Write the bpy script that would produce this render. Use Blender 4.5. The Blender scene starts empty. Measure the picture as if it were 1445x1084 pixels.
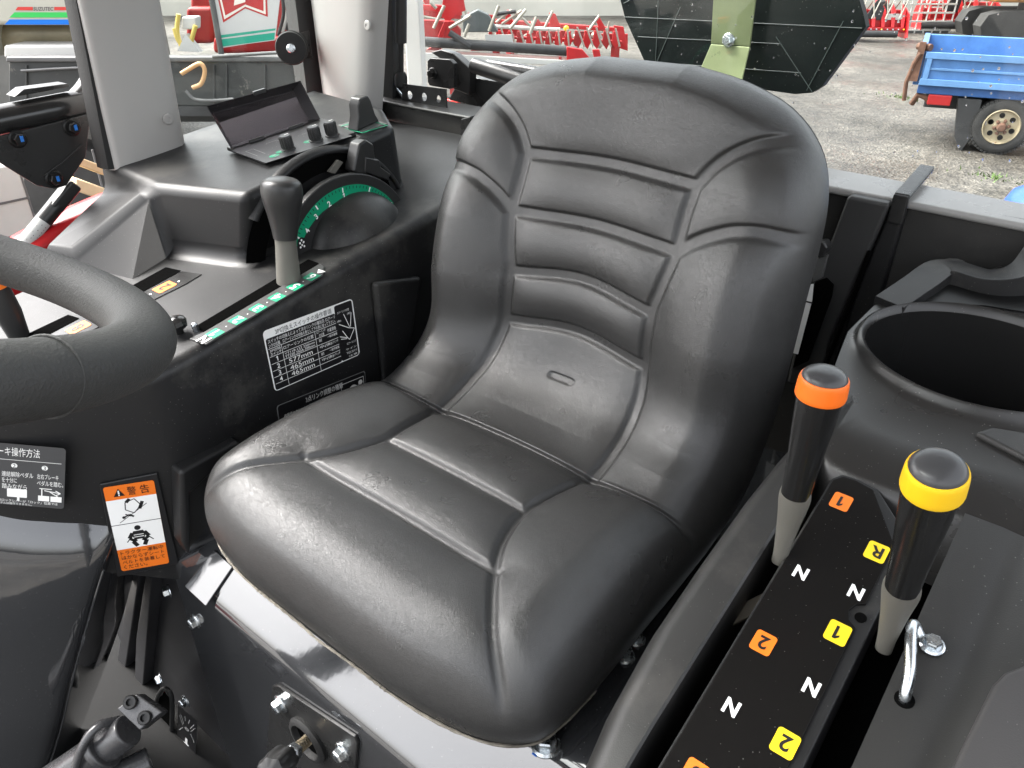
import bpy, bmesh, math, random
import numpy as np
from mathutils import Vector, Matrix, Quaternion
from bpy_extras import object_utils
sc=bpy.context.scene
col=sc.collection
random.seed(7);rng=np.random.default_rng(7)
R_=math.radians
V=Vector
# ---------------------------------------------------------------- camera (27 mm lens, standing in the open left door)
CAM=V((.49,0,1.97));YAW=R_(39.18);PIT=R_(30.295);FPX=1085.;CX,CY=722.5,542.
_fh=V((-math.sin(YAW),math.cos(YAW),0));_r=V((math.cos(YAW),math.sin(YAW),0))
_w=math.cos(PIT)*_fh+V((0,0,-math.sin(PIT)));_u=_r.cross(_w)
cd=bpy.data.cameras.new('camera');cam=bpy.data.objects.new('camera',cd);col.objects.link(cam)
cam.matrix_world=Matrix(((_r.x,_u.x,-_w.x,CAM.x),(_r.y,_u.y,-_w.y,CAM.y),(_r.z,_u.z,-_w.z,CAM.z),(0,0,0,1)))
cd.sensor_width=36;cd.lens=36*FPX/1445;cd.clip_start=.02;cd.clip_end=400
sc.camera=cam
def ray(px,py): return _w+_r*((px-CX)/FPX)-_u*((py-CY)/FPX)
def at(px,py,ax,val):
    "world point on the plane ax=val that is seen at photo pixel (px,py)"
    d=ray(px,py);k='xyz'.index(ax);return CAM+d*((val-CAM[k])/d[k])
def on(px,py,o,n):
    "world point on the plane through o with normal n"
    d=ray(px,py);n=V(n);return CAM+d*((V(o)-CAM).dot(n)/d.dot(n))
# ---------------------------------------------------------------- materials
def rgb(h):
    h=h.lstrip('#');c=[int(h[i:i+2],16)/255 for i in (0,2,4)]
    return tuple(x/12.92 if x<=.04045 else ((x+.055)/1.055)**2.4 for x in c)
_M={}
def mat(name,color,rough=.5,metal=0.,bump=0.,bscale=300.,var=0.,vscale=4.,coat=0.,rvar=0.,speck=0.,spscale=90.,spec=.5,trans=0.,ior=1.45,bkind='noise',bdist=.001,wear=None,wscale=20,wthr=.6):
    if name in _M:return _M[name]
    m=bpy.data.materials.new(name);m.use_nodes=True;nt=m.node_tree;N=nt.nodes;L=nt.links
    b=N['Principled BSDF'];c4=(*color[:3],1)
    b.inputs['Base Color'].default_value=c4;b.inputs['Roughness'].default_value=rough;b.inputs['Metallic'].default_value=metal
    b.inputs['Specular IOR Level'].default_value=spec;b.inputs['IOR'].default_value=ior
    if coat:b.inputs['Coat Weight'].default_value=coat;b.inputs['Coat Roughness'].default_value=.04
    if trans:b.inputs['Transmission Weight'].default_value=trans
    tc=N.new('ShaderNodeTexCoord');src=tc.outputs['Object']
    def noise(scale,det=4,r=.55):
        n=N.new('ShaderNodeTexNoise');n.inputs['Scale'].default_value=scale;n.inputs['Detail'].default_value=det;n.inputs['Roughness'].default_value=r
        L.new(src,n.inputs['Vector']);return n
    cs=None
    def mix(fac,a,bc,typ='MIX'):
        x=N.new('ShaderNodeMix');x.data_type='RGBA';x.blend_type=typ
        if hasattr(fac,'links') or not isinstance(fac,(int,float)):L.new(fac,x.inputs[0])
        else:x.inputs[0].default_value=fac
        if isinstance(a,tuple):x.inputs[6].default_value=a
        else:L.new(a,x.inputs[6])
        if isinstance(bc,tuple):x.inputs[7].default_value=bc
        else:L.new(bc,x.inputs[7])
        return x.outputs[2]
    cur=c4
    if var:
        n=noise(vscale,5,.6);mr=N.new('ShaderNodeMapRange');L.new(n.outputs['Fac'],mr.inputs[0]);mr.inputs[1].default_value=.3;mr.inputs[2].default_value=.7
        cur=mix(mr.outputs[0],tuple(x*(1-var) for x in color[:3])+(1,),tuple(min(1,x*(1+var)) for x in color[:3])+(1,))
    if wear:
        n=noise(wscale,8,.7);mr=N.new('ShaderNodeMapRange');L.new(n.outputs['Fac'],mr.inputs[0]);mr.inputs[1].default_value=wthr;mr.inputs[2].default_value=wthr+.06
        cur=mix(mr.outputs[0],cur,(*wear,1))
    if speck:
        vo=N.new('ShaderNodeTexVoronoi');vo.inputs['Scale'].default_value=spscale;vo.inputs['Randomness'].default_value=1;L.new(src,vo.inputs['Vector'])
        n2=noise(7,2);th=N.new('ShaderNodeMath');th.operation='MULTIPLY';L.new(n2.outputs['Fac'],th.inputs[0]);th.inputs[1].default_value=.16
        lt=N.new('ShaderNodeMath');lt.operation='LESS_THAN';L.new(vo.outputs['Distance'],lt.inputs[0]);L.new(th.outputs[0],lt.inputs[1])
        mu=N.new('ShaderNodeMath');mu.operation='MULTIPLY';L.new(lt.outputs[0],mu.inputs[0]);mu.inputs[1].default_value=speck
        cur=mix(mu.outputs[0],cur,(.45,.43,.40,1))
    if not isinstance(cur,tuple):L.new(cur,b.inputs['Base Color'])
    if rvar:
        n=noise(vscale*2.3,4);mr=N.new('ShaderNodeMapRange');L.new(n.outputs['Fac'],mr.inputs[0]);mr.inputs[1].default_value=.25;mr.inputs[2].default_value=.75
        mr.inputs[3].default_value=max(0,rough-rvar);mr.inputs[4].default_value=min(1,rough+rvar);L.new(mr.outputs[0],b.inputs['Roughness'])
    if bump:
        bp=N.new('ShaderNodeBump');bp.inputs['Strength'].default_value=bump;bp.inputs['Distance'].default_value=bdist
        if bkind=='leather':
            v=N.new('ShaderNodeTexVoronoi');v.feature='F1';v.inputs['Scale'].default_value=bscale
            w=noise(bscale*.15,3);ad=N.new('ShaderNodeVectorMath');ad.operation='MULTIPLY_ADD'
            L.new(w.outputs['Color'],ad.inputs[0]);ad.inputs[1].default_value=(.03,.03,.03);L.new(src,ad.inputs[2]);L.new(ad.outputs[0],v.inputs['Vector'])
            n=noise(bscale*.35,5,.65);a2=N.new('ShaderNodeMath');a2.operation='ADD';L.new(v.outputs['Distance'],a2.inputs[0]);L.new(n.outputs['Fac'],a2.inputs[1]);L.new(a2.outputs[0],bp.inputs['Height'])
        else:
            n=noise(bscale,4,.6);L.new(n.outputs['Fac'],bp.inputs['Height'])
        L.new(bp.outputs[0],b.inputs['Normal'])
    _M[name]=m;return m
def flat(name,hexc,rough=.45,**k): return mat(name,rgb(hexc),rough,**k)
# ---------------------------------------------------------------- object helpers
def tag(o,label=None,cat=None,group=None,kind=None):
    if label:o['label']=label
    if cat:o['category']=cat
    if group:o['group']=group
    if kind:o['kind']=kind
    return o
def thing(name,label,cat,loc=(0,0,0),group=None):
    o=bpy.data.objects.new(name,None);col.objects.link(o);o.location=loc;o.empty_display_size=.05
    return tag(o,label,cat,group)
def link(name,me,mats,parent=None,bevel=0,seg=3,smooth=True,angle=35,subs=0,solid=0):
    o=bpy.data.objects.new(name,me);col.objects.link(o)
    for m in (mats if isinstance(mats,(list,tuple)) else [mats]):me.materials.append(m)
    if parent is not None:
        o.parent=parent
        o.matrix_parent_inverse=Matrix.Translation(-V(parent.location)) if parent.parent is None else Matrix.Identity(4)
    if smooth and len(me.polygons):
        me.polygons.foreach_set('use_smooth',[True]*len(me.polygons))
        try:me.set_sharp_from_angle(angle=R_(angle))
        except Exception:pass
    if solid:
        md=o.modifiers.new('solid','SOLIDIFY');md.thickness=solid;md.offset=-1
    if bevel:
        md=o.modifiers.new('bevel','BEVEL');md.width=bevel;md.segments=seg;md.limit_method='ANGLE';md.angle_limit=R_(28);md.harden_normals=False
        if smooth:
            me.polygons.foreach_set('use_smooth',[True]*len(me.polygons))
            for e in me.edges:pass
            if 'sharp_edge' in me.attributes:me.attributes.remove(me.attributes['sharp_edge'])
            wn=o.modifiers.new('wn','WEIGHTED_NORMAL');wn.keep_sharp=False
    if subs:
        md=o.modifiers.new('sub','SUBSURF');md.levels=subs;md.render_levels=subs
    return o
class MB:
    "collects shapes; build() links them as ONE mesh object"
    def __init__(s):s.v=[];s.f=[];s.m=[]
    def add(s,vs,fs,mi=0):
        k=len(s.v);s.v+=[tuple(p) for p in vs];s.f+=[tuple(k+i for i in f) for f in fs];s.m+=[mi]*len(fs);return s
    def hexa(s,p,mi=0):   # 8 points: bottom 0-3 ccw, top 4-7
        return s.add(p,[(3,2,1,0),(4,5,6,7),(0,1,5,4),(1,2,6,5),(2,3,7,6),(3,0,4,7)],mi)
    def box(s,c,size,rot=None,mi=0):
        c=V(c);h=V(size)/2;ps=[]
        for z in (-1,1):
            for x,y in ((-1,-1),(1,-1),(1,1),(-1,1)):
                q=V((x*h.x,y*h.y,z*h.z))
                if rot is not None:q=rot@q
                ps.append(c+q)
        return s.hexa(ps,mi)
    def prism(s,poly,ext,mi=0):
        "closed polygon of world points pushed along ext"
        n=len(poly);e=V(ext);poly=[V(p) for p in poly]
        nn=V((0,0,0))
        for i in range(n):nn+=poly[i].cross(poly[(i+1)%n])
        if nn.dot(e)>0:poly=poly[::-1]
        vs=poly+[p+e for p in poly]
        fs=[tuple(range(n)),tuple(range(2*n-1,n-1,-1))]+[(i,n+i,n+(i+1)%n,(i+1)%n) for i in range(n)]
        return s.add(vs,fs,mi)
    def face(s,poly,mi=0):return s.add(poly,[tuple(range(len(poly)))],mi)
    def loft(s,rings,mi=0,cap=True,closed=True):
        n=len(rings[0]);vs=[p for r in rings for p in r];fs=[]
        for i in range(len(rings)-1):
            for j in range(n if closed else n-1):
                a=i*n+j;b=i*n+(j+1)%n;fs.append((a,b,b+n,a+n))
        if cap:fs.append(tuple(range(n-1,-1,-1)));fs.append(tuple((len(rings)-1)*n+j for j in range(n)))
        return s.add(vs,fs,mi)
    def lathe(s,prof,o,axis=(0,0,1),n=24,mi=0,cap=True,a0=0):
        "profile of (radius, height) turned about axis through o"
        a=V(axis).normalized();x=a.orthogonal().normalized();y=a.cross(x);o=V(o)
        rings=[[o+a*h+(x*math.cos(t)+y*math.sin(t))*r for t in [a0+2*math.pi*j/n for j in range(n)]] for r,h in prof]
        return s.loft(rings,mi,cap)
    def cyl(s,p0,p1,r0,r1=None,n=20,mi=0):
        p0=V(p0);p1=V(p1);return s.lathe([(r0,0),(r0 if r1 is None else r1,(p1-p0).length)],p0,p1-p0,n,mi)
    def tube(s,path,r,n=12,mi=0,cap=True,closed=False):
        P=[V(p) for p in path];k=len(P);rs=r if isinstance(r,(list,tuple)) else [r]*k;rings=[];x=None
        for i in range(k):
            if closed:t=P[(i+1)%k]-P[i-1]
            else:t=P[min(i+1,k-1)]-P[max(i-1,0)]
            t.normalize()
            x=t.orthogonal() if x is None else x-t*x.dot(t)
            x.normalize();y=t.cross(x)
            rings.append([P[i]+(x*math.cos(2*math.pi*j/n)+y*math.sin(2*math.pi*j/n))*rs[i] for j in range(n)])
        if closed:rings.append(rings[0]);cap=False
        return s.loft(rings,mi,cap)
    def ball(s,c,r,n=16,mi=0,sc=(1,1,1)):
        c=V(c);vs=[c+V((0,0,r*sc[2]))];h=n//2
        for i in range(1,h):
            a=math.pi*i/h
            for j in range(n):
                b=2*math.pi*j/n;vs.append(c+V((math.sin(a)*math.cos(b)*r*sc[0],math.sin(a)*math.sin(b)*r*sc[1],math.cos(a)*r*sc[2])))
        vs.append(c-V((0,0,r*sc[2])));fs=[]
        for j in range(n):fs.append((0,1+j,1+(j+1)%n))
        for i in range(h-2):
            for j in range(n):a=1+i*n+j;b=1+i*n+(j+1)%n;fs.append((a,a+n,b+n,b))
        k=len(vs)-1
        for j in range(n):fs.append((k,k-n+(j+1)%n,k-n+j))
        return s.add(vs,fs,mi)
    def pieces(s):
        "the separate pieces of the mesh, each as its own MB"
        par=list(range(len(s.v)))
        def find(i):
            while par[i]!=i:par[i]=par[par[i]];i=par[i]
            return i
        for f in s.f:
            for j in f[1:]:par[find(f[0])]=find(j)
        out={}
        for f,mi in zip(s.f,s.m):
            g=out.setdefault(find(f[0]),(MB(),{}));q,mp=g
            for j in f:
                if j not in mp:mp[j]=len(q.v);q.v.append(s.v[j])
            q.f.append(tuple(mp[j] for j in f));q.m.append(mi)
        return [g[0] for g in out.values()]
    def build_each(s,name,mats,parent=None,**kw): return [q.build(name,mats,parent,**kw) for q in s.pieces()]
    def build(s,name,mats,parent=None,**kw):
        me=bpy.data.meshes.new(name);me.from_pydata([tuple(p) for p in s.v],[],s.f)
        if any(s.m):me.polygons.foreach_set('material_index',s.m)
        me.update()
        return link(name,me,mats,parent,**kw)
def spline(pts,n=8,closed=False):
    P=[V(p) for p in pts];k=len(P);out=[]
    for i in range(k if closed else k-1):
        if closed:a,b,c,d=P[i-1],P[i],P[(i+1)%k],P[(i+2)%k]
        else:
            b,c=P[i],P[i+1];a=P[i-1] if i else b*2-c;d=P[i+2] if i+2<k else c*2-b
        for j in range(n):
            t=j/n;out.append(b+.5*t*(c-a+t*(2*a-5*b+4*c-d+t*(3*(b-c)+d-a))))
    if not closed:out.append(P[-1])
    return out
def spline2(p,n=4): return [(q.x,q.y) for q in spline([(a,b,0) for a,b in p],n)]
# ---------------------------------------------------------------- lettering
_T={}
def glyphs(txt,bold=0):
    "flat mesh of a text: verts (x,y), faces, width, height box"
    if (txt,bold) in _T:return _T[(txt,bold)]
    if txt=='1':
        e=bold*.7;_T[(txt,bold)]=([(.2-e,0),(.3+e,0),(.3+e,.7),(.2-e,.7),(.2-e,.56-e),(.04,.45-e),(.04,.56)],[(0,1,2,4),(2,3,4),(3,6,5,4)],0,.34,0,.7);return _T[(txt,bold)]
    cu=bpy.data.curves.new('t','FONT');cu.body=txt;cu.size=1;cu.resolution_u=3;cu.offset=bold;o=bpy.data.objects.new('t',cu);col.objects.link(o)
    me=o.to_mesh();vs=[(v.co.x,v.co.y) for v in me.vertices];fs=[tuple(p.vertices) for p in me.polygons]
    o.to_mesh_clear();bpy.data.objects.remove(o);bpy.data.curves.remove(cu)
    if not vs:vs=[(0,0)]
    x0=min(v[0] for v in vs);x1=max(v[0] for v in vs);y0=min(v[1] for v in vs);y1=max(v[1] for v in vs)
    _T[(txt,bold)]=(vs,fs,x0,x1,y0,y1);return _T[(txt,bold)]
class Frame:
    "a flat sheet in the place: o = top left corner, ux / uy = unit vectors to the right and downwards, lifted along n"
    def __init__(s,o,ux,uy,w,h):
        s.o=V(o);s.ux=V(ux);s.uy=V(uy);s.w=w;s.h=h;n=s.uy.cross(s.ux);n.normalize();s.n=n
    @classmethod
    def corners(c,tl,tr,bl):
        tl,tr,bl=V(tl),V(tr),V(bl);a=tr-tl;b=bl-tl;w=a.length;h=b.length
        f=c(tl,a/w,b/h,w,h)
        if f.n.dot(CAM-tl)<0:f.n=-f.n
        return f
    def p(s,u,v,k=0):return s.o+s.ux*(u*s.w)+s.uy*(v*s.h)+s.n*k
    def poly(s,mb,uv,k,mi=0):
        P=[s.p(u,v,k) for u,v in uv]
        nn=V((0,0,0))
        for i in range(len(P)):nn+=(P[i]-P[0]).cross(P[(i+1)%len(P)]-P[0])
        if nn.dot(s.n)<0:P=P[::-1]
        mb.face(P,mi)
    def rect(s,mb,u0,v0,u1,v1,k,mi=0,r=0):
        if not r:return s.poly(mb,[(u0,v0),(u1,v0),(u1,v1),(u0,v1)],k,mi)
        ru=r/s.w;rv=r/s.h;P=[]
        for cu,cv,a in ((u1-ru,v0+rv,-90),(u1-ru,v1-rv,0),(u0+ru,v1-rv,90),(u0+ru,v0+rv,180)):
            for q in range(0,91,18):t=R_(a+q);P.append((cu+ru*math.cos(t),cv+rv*math.sin(t)))
        s.poly(mb,P,k,mi)
    def disc(s,mb,u,v,r,k,mi=0,n=20,sy=1):
        s.poly(mb,[(u+r/s.w*math.cos(2*math.pi*j/n),v+sy*r/s.h*math.sin(2*math.pi*j/n)) for j in range(n)],k,mi)
    def line(s,mb,u0,v0,u1,v1,t,k,mi=0):
        a=V((u0*s.w,v0*s.h));b=V((u1*s.w,v1*s.h));d=(b-a).normalized();q=V((-d.y,d.x))*t/2
        s.poly(mb,[((p.x)/s.w,(p.y)/s.h) for p in (a+q,b+q,b-q,a-q)],k,mi)
    def text(s,mb,txt,u0,v0,u1,v1,k,mi=0,fit=True,rot=0,align='c',bold=0):
        "text stretched into the box u0..u1, v0..v1 (fit) or scaled evenly into it; rot in quarter turns"
        vs,fs,x0,x1,y0,y1=glyphs(txt,bold);gw=max(x1-x0,1e-6);gh=max(y1-y0,1e-6);P=[]
        bw=(u1-u0)*s.w;bh=(v1-v0)*s.h
        if not fit:
            g=min((bw if rot%2==0 else bh)/gw,(bh if rot%2==0 else bw)/gh)
        for x,y in vs:
            a=(x-x0)/gw;b=(y1-y)/gh   # 0..1 right, down
            for _ in range(rot%4):a,b=1-b,a
            if fit:u=u0+a*(u1-u0);v=v0+b*(v1-v0)
            else:
                W,H=(gw*g,gh*g) if rot%2==0 else (gh*g,gw*g)
                off=(bw-W)*({'c':.5,'l':0,'r':1}[align])
                u=u0+(off+a*W)/s.w;v=v0+((bh-H)/2+b*H)/s.h
            P.append(s.p(u,v,k))
        # keep the faces turned to the viewer side of the sheet
        if fs:
            f=fs[0];nn=(P[f[1]]-P[f[0]]).cross(P[f[2]]-P[f[0]])
            if nn.dot(s.n)<0:fs=[t[::-1] for t in fs]
        mb.add(P,fs,mi)
EXPOSURE=2.6
# ---------------------------------------------------------------- daylight: bright overcast
wd=bpy.data.worlds.new('World');sc.world=wd;wd.use_nodes=True;nt=wd.node_tree
bg=nt.nodes['Background'];sky=nt.nodes.new('ShaderNodeTexSky');sky.sky_type='NISHITA';sky.sun_disc=False
SUN_EL,SUN_AZ=R_(52),R_(250)
sky.sun_elevation=SUN_EL;sky.sun_rotation=SUN_AZ;sky.air_density=1.0;sky.dust_density=6.0;sky.ozone_density=1.0
hs=nt.nodes.new('ShaderNodeHueSaturation');hs.inputs['Saturation'].default_value=.22   # cloud cover greys the sky
nt.links.new(sky.outputs[0],hs.inputs['Color']);nt.links.new(hs.outputs[0],bg.inputs['Color']);bg.inputs['Strength'].default_value=.15
sd=bpy.data.lights.new('sun','SUN');sd.energy=1.3;sd.angle=R_(25);sd.color=(1,.97,.92)
so=bpy.data.objects.new('sun',sd);col.objects.link(so)
_sdir=V((math.sin(SUN_AZ)*math.cos(SUN_EL),math.cos(SUN_AZ)*math.cos(SUN_EL),math.sin(SUN_EL)))
so.rotation_euler=_sdir.to_track_quat('Z','Y').to_euler()
sc.view_settings.view_transform='Standard';sc.view_settings.look='None';sc.view_settings.gamma=1;sc.view_settings.exposure=EXPOSURE
sc.cycles.max_bounces=8;sc.cycles.transparent_max_bounces=12;sc.cycles.glossy_bounces=5;sc.cycles.transmission_bounces=8
sc.cycles.use_denoising=True

# ---- seat profile rows: rim (y,z) and padded front face (y,z), from the front lip to the top of the back
SEAT_ROWS=np.array([
 (.293,1.368,.277,1.434),(.34,1.368,.333,1.449),(.42,1.369,.42,1.453),(.50,1.372,.50,1.451),(.575,1.372,.567,1.443),
 (.655,1.380,.606,1.437),(.722,1.403,.648,1.447),(.764,1.452,.690,1.470),(.787,1.51,.717,1.512),(.799,1.58,.724,1.582),
 (.808,1.65,.743,1.652),(.822,1.72,.772,1.722),(.842,1.785,.800,1.787),(.857,1.842,.822,1.848)])
NR=len(SEAT_ROWS)
def catmull(rows,v):
    v=np.clip(v,0,len(rows)-1-1e-9);i=np.floor(v).astype(int);t=(v-i)[...,None]
    g=lambda k:rows[np.clip(k,0,len(rows)-1)]
    a,b,c,d=g(i-1),g(i),g(i+1),g(i+2)
    a=np.where((i==0)[...,None],2*b-c,a);d=np.where((i>=len(rows)-2)[...,None],2*c-b,d)
    return b+.5*t*(c-a+t*(2*a-5*b+4*c-d+t*(3*(b-c)+d-a)))
_vv=np.linspace(0,NR-1,2000)
_rm=catmull(SEAT_ROWS,_vv)
_md=.5*(_rm[:,:2]+_rm[:,2:])
_ss=np.concatenate([[0],np.cumsum(np.hypot(*np.diff(_md,axis=0).T))])
SEAT_LEN=_ss[-1]
def v_of_s(s): return np.interp(s,_ss,_vv)
def s_of_v(v): return np.interp(v,_vv,_ss)
_OF=[(0,.10),(.003,.14),(.010,.178),(.020,.207),(.036,.231),(.058,.246),(.10,.252),(.16,.253)]
_OB=[(.17,.251),(.12,.246),(.085,.233),(.062,.216),(.043,.195),(.026,.166),(.010,.118),(0,.06)]
_o=np.array([(a,b) for a,b in _OF]+[(.30,.251),(.45,.251),(.6,.251)]+[(SEAT_LEN-a,b) for a,b in _OB])
_o=catmull(_o,np.linspace(0,len(_o)-1,240));OUT_S=np.maximum.accumulate(_o[:,0]);OUT_W=_o[:,1]
def half_w(s):
    i=np.clip(np.searchsorted(OUT_S,s)-1,0,len(OUT_S)-2)
    return np.interp(s,OUT_S,OUT_W)
def smooth(a,b,x):
    t=np.clip((x-a)/(b-a),0,1);return t*t*(3-2*t)
_op=np.array([(w,s) for s,w in zip(OUT_S,OUT_W)]);_op=np.concatenate([[(0,0)],_op,[(0,SEAT_LEN)]])
def seg_dist(P,poly):
    best=np.full(len(P),9.)
    for a,b in zip(poly[:-1],poly[1:]):
        a=np.asarray(a);b=np.asarray(b);ab=b-a;L=max((ab**2).sum(),1e-12)
        t=np.clip(((P-a)@ab)/L,0,1);d=np.hypot(*(P-a-t[:,None]*ab).T);best=np.minimum(best,d)
    return best
def bolster(ax,v):
    # side wings rise above the middle: table over v
    hv=np.interp(v,[0,1,2,3,4,5,6,7,8,9,10,10.6,11.3,12,13],[0,.004,.010,.012,.010,.008,.020,.028,.030,.030,.026,.020,.014,.004,0])
    return hv*smooth(.09,.20,ax)
def dish(ax,v):
    return -np.interp(v,[0,5,6,8,11,13],[0,0,.010,.012,.008,.0])*(1-smooth(0,.12,ax))
def seat_surface(x,s,groove=None):
    v=v_of_s(s);r=catmull(SEAT_ROWS,v);R=r[:,:2];F=r[:,2:]
    N=F-R;N/=np.linalg.norm(N,axis=1)[:,None]
    d=seg_dist(np.stack([np.abs(x),s],1),_op)
    D=np.interp(v,[0,2,5,7,11,13],[.075,.062,.05,.034,.034,.045])
    g=(1-(1-np.clip(d/D,0,1))**2.3)**(1/2.3)
    ax=np.abs(x)
    off=(bolster(ax,v)+dish(ax,v))*smooth(0,.06,d)
    if groove is not None: off=off+groove*smooth(.0,.024,d)
    Y=R+(F-R)*g[:,None]+N*off[:,None]
    bul=4*g*(1-g)*np.interp(v,[0,4,7],[1,.6,0])
    x=x*(1+.05*bul)
    return np.stack([x,Y[:,0],Y[:,1]],1),d
def seat_grid(nu,nv,s0=0,s1=None,k=1.0,ez0=True,ez1=True):
    if s1 is None:s1=SEAT_LEN
    a=np.linspace(-1,1,nu);u=np.sin(a*np.pi/2*.86)/np.sin(np.pi/2*.86)
    b=np.linspace(0,1,nv)
    # finer rows at true ends
    w=1+0*b
    if ez0:w=w-.85*np.exp(-b/.05)
    if ez1:w=w-.85*np.exp(-(1-b)/.05)
    c=np.concatenate([[0],np.cumsum(.5*(w[1:]+w[:-1]))]);b=c/c[-1]
    s=s0+(s1-s0)*b
    S,U=np.meshgrid(s,u,indexing='ij');S=S.ravel();U=U.ravel()
    return U*half_w(S)*k,S
# ---------------------------------------------------------------- the seat
M_vinyl=mat('black_vinyl',(.030,.0296,.0292),.31,bump=.38,bscale=820,bkind='leather',bdist=.0005,rvar=.07,spec=.75,vscale=6,var=.12)
M_vinyl_side=M_vinyl
M_rub=mat('black_trim',(.010,.010,.010),.7,bump=.5,bscale=400)
SEAMS_SYM=[ # (x, s) runs on the right half, mirrored
 [(.118,.742),(.136,.768),(.158,.786),(.184,.797),(.222,.801),(.26,.80)],
 [(.118,.742),(.117,.71),(.118,.676),(.117,.66),(.110,.625),(.105,.597),(.107,.53),(.111,.50),(.115,.457),(.118,.40),(.118,.33)],
 [(.118,.67),(.138,.687),(.160,.700),(.185,.710),(.215,.712),(.26,.702)],
 [(.118,.33),(.109,.25),(.106,.204),(.120,.154),(.145,.113),(.173,.079),(.196,.053),(.209,.037),(.217,.018),(.222,-.01)]]
SEAMS_MID=[[(-.118,.742),(0,.746),(.118,.742)],[(-.117,.671),(0,.675),(.117,.671)],[(-.105,.597),(0,.609),(.105,.597)],
 [(-.107,.530),(0,.541),(.107,.530)],[(-.105,.208),(0,.209),(.105,.208)],[(-.144,.119),(0,.121),(.144,.119)]]
CREASE=[(-.27,.318),(-.118,.33),(0,.337),(.118,.33),(.27,.318)]
def smooth_line(p,n=6):
    return [(q.x,q.y) for q in spline([(a,b,0) for a,b in p],n)]
def seat_groove(x,s):
    ax=np.abs(x);P=np.stack([ax,s],1);Q=np.stack([x,s],1)
    d=np.full(len(x),9.);puff=np.ones(len(x))
    fw=np.where(s<.30,.0018,.0050)
    for L,p in [(L,P) for L in SEAMS_SYM]+[(L,Q) for L in SEAMS_MID]:
        q=seg_dist(p,smooth_line(L));d=np.minimum(d,q);puff=puff*(1-.9*np.exp(-(np.maximum(q-fw,0)/.017)**1.2))
    dc=seg_dist(Q,smooth_line(CREASE))
    dep=np.where(s<.30,.0045,.0045);flatw=fw
    e=np.clip((d-flatw)/.0050,0,1)
    out=-dep*(1-e*e*(3-2*e))+.0100*puff-.0035
    e=np.clip((dc-.001)/.011,0,1)
    out=out-.0065*(1-e*e*(3-2*e))+.004*(1-np.exp(-dc/.03))
    # the little drain slot in the lumbar panel
    q=np.hypot(np.maximum(np.abs(x)-.014,0),s-.475);out=out-.0025*(1-smooth(.004,.0065,q))
    return out
seat=thing('tractor_seat','black vinyl bucket seat with padded ribs and raised side bolsters','seat',(0,.5,1.33))
def seat_part(name,s0,s1,nu,nv,e0,e1):
    x,s=seat_grid(nu,nv,s0,s1,1,e0,e1)
    P,_=seat_surface(x,s,seat_groove(x,s))
    fs=[(i*nu+j,i*nu+j+1,(i+1)*nu+j+1,(i+1)*nu+j) for i in range(nv-1) for j in range(nu-1)]
    m=MB();m.v=[tuple(p) for p in P.tolist()];m.f=fs;m.m=[0]*len(fs)
    return m.build(name,M_vinyl,seat,angle=80)
seat_part('cushion',0,.333,260,230,True,False)
seat_part('backrest',.333,SEAT_LEN,260,360,False,True)
# the shell under the padding: a dark pan that follows the rim
nu,nv=61,90
x,s=seat_grid(nu,nv,0,None,.985);v=v_of_s(s);r=catmull(SEAT_ROWS,v);N=r[:,2:]-r[:,:2];N/=np.linalg.norm(N,axis=1)[:,None]
d=seg_dist(np.stack([np.abs(x),s],1),_op);g=smooth(0,.03,d)
m=MB()
rim=np.stack([x,*(r[:,:2]-N*(.001+.0*g)[:,None]).T],1);bot=np.stack([x,*(r[:,:2]-N*(.010+.022*g)[:,None]).T],1)
fs=[(i*nu+j,i*nu+j+1,(i+1)*nu+j+1,(i+1)*nu+j) for i in range(nv-1) for j in range(nu-1)]
m.add(rim.tolist(),fs);m.add(bot.tolist(),[f[::-1] for f in fs])
loop=[j for j in range(nu)]+[i*nu+nu-1 for i in range(1,nv)]+[(nv-1)*nu+j for j in range(nu-2,-1,-1)]+[i*nu for i in range(nv-2,0,-1)]
K=nu*nv;m.f+=[(loop[i],K+loop[i],K+loop[(i+1)%len(loop)],loop[(i+1)%len(loop)]) for i in range(len(loop))];m.m+=[0]*len(loop)
m.build('seat_shell',M_rub,seat,angle=60)

# ragged pale cloth edge left showing between padding and shell along the front
m=MB();xs_=np.concatenate([np.linspace(-.2,.24,90)]);P=[]
for i in range(0,300):
    k=i/299;j=loop[(int(nu*.25)+int(k*nu*1.35))%len(loop)]
P=[V(rim[loop[j]]) for j in list(range(len(loop)-14,len(loop)))+list(range(0,nu+16))]
P=spline(P,3);cx_=sum(P,V((0,0,0)))/len(P)
P=[p+V((0,0,-.0035))+(p-cx_).normalized()*.0025 for p in P]
m.tube(P,[.0010+.0009*abs(math.sin(i*1.7)*math.sin(i*.31)) for i in range(len(P))],6);m.build('edge_cloth',mat('edge_cloth',(.16,.145,.12),.9,var=.5,vscale=60),seat)
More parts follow.
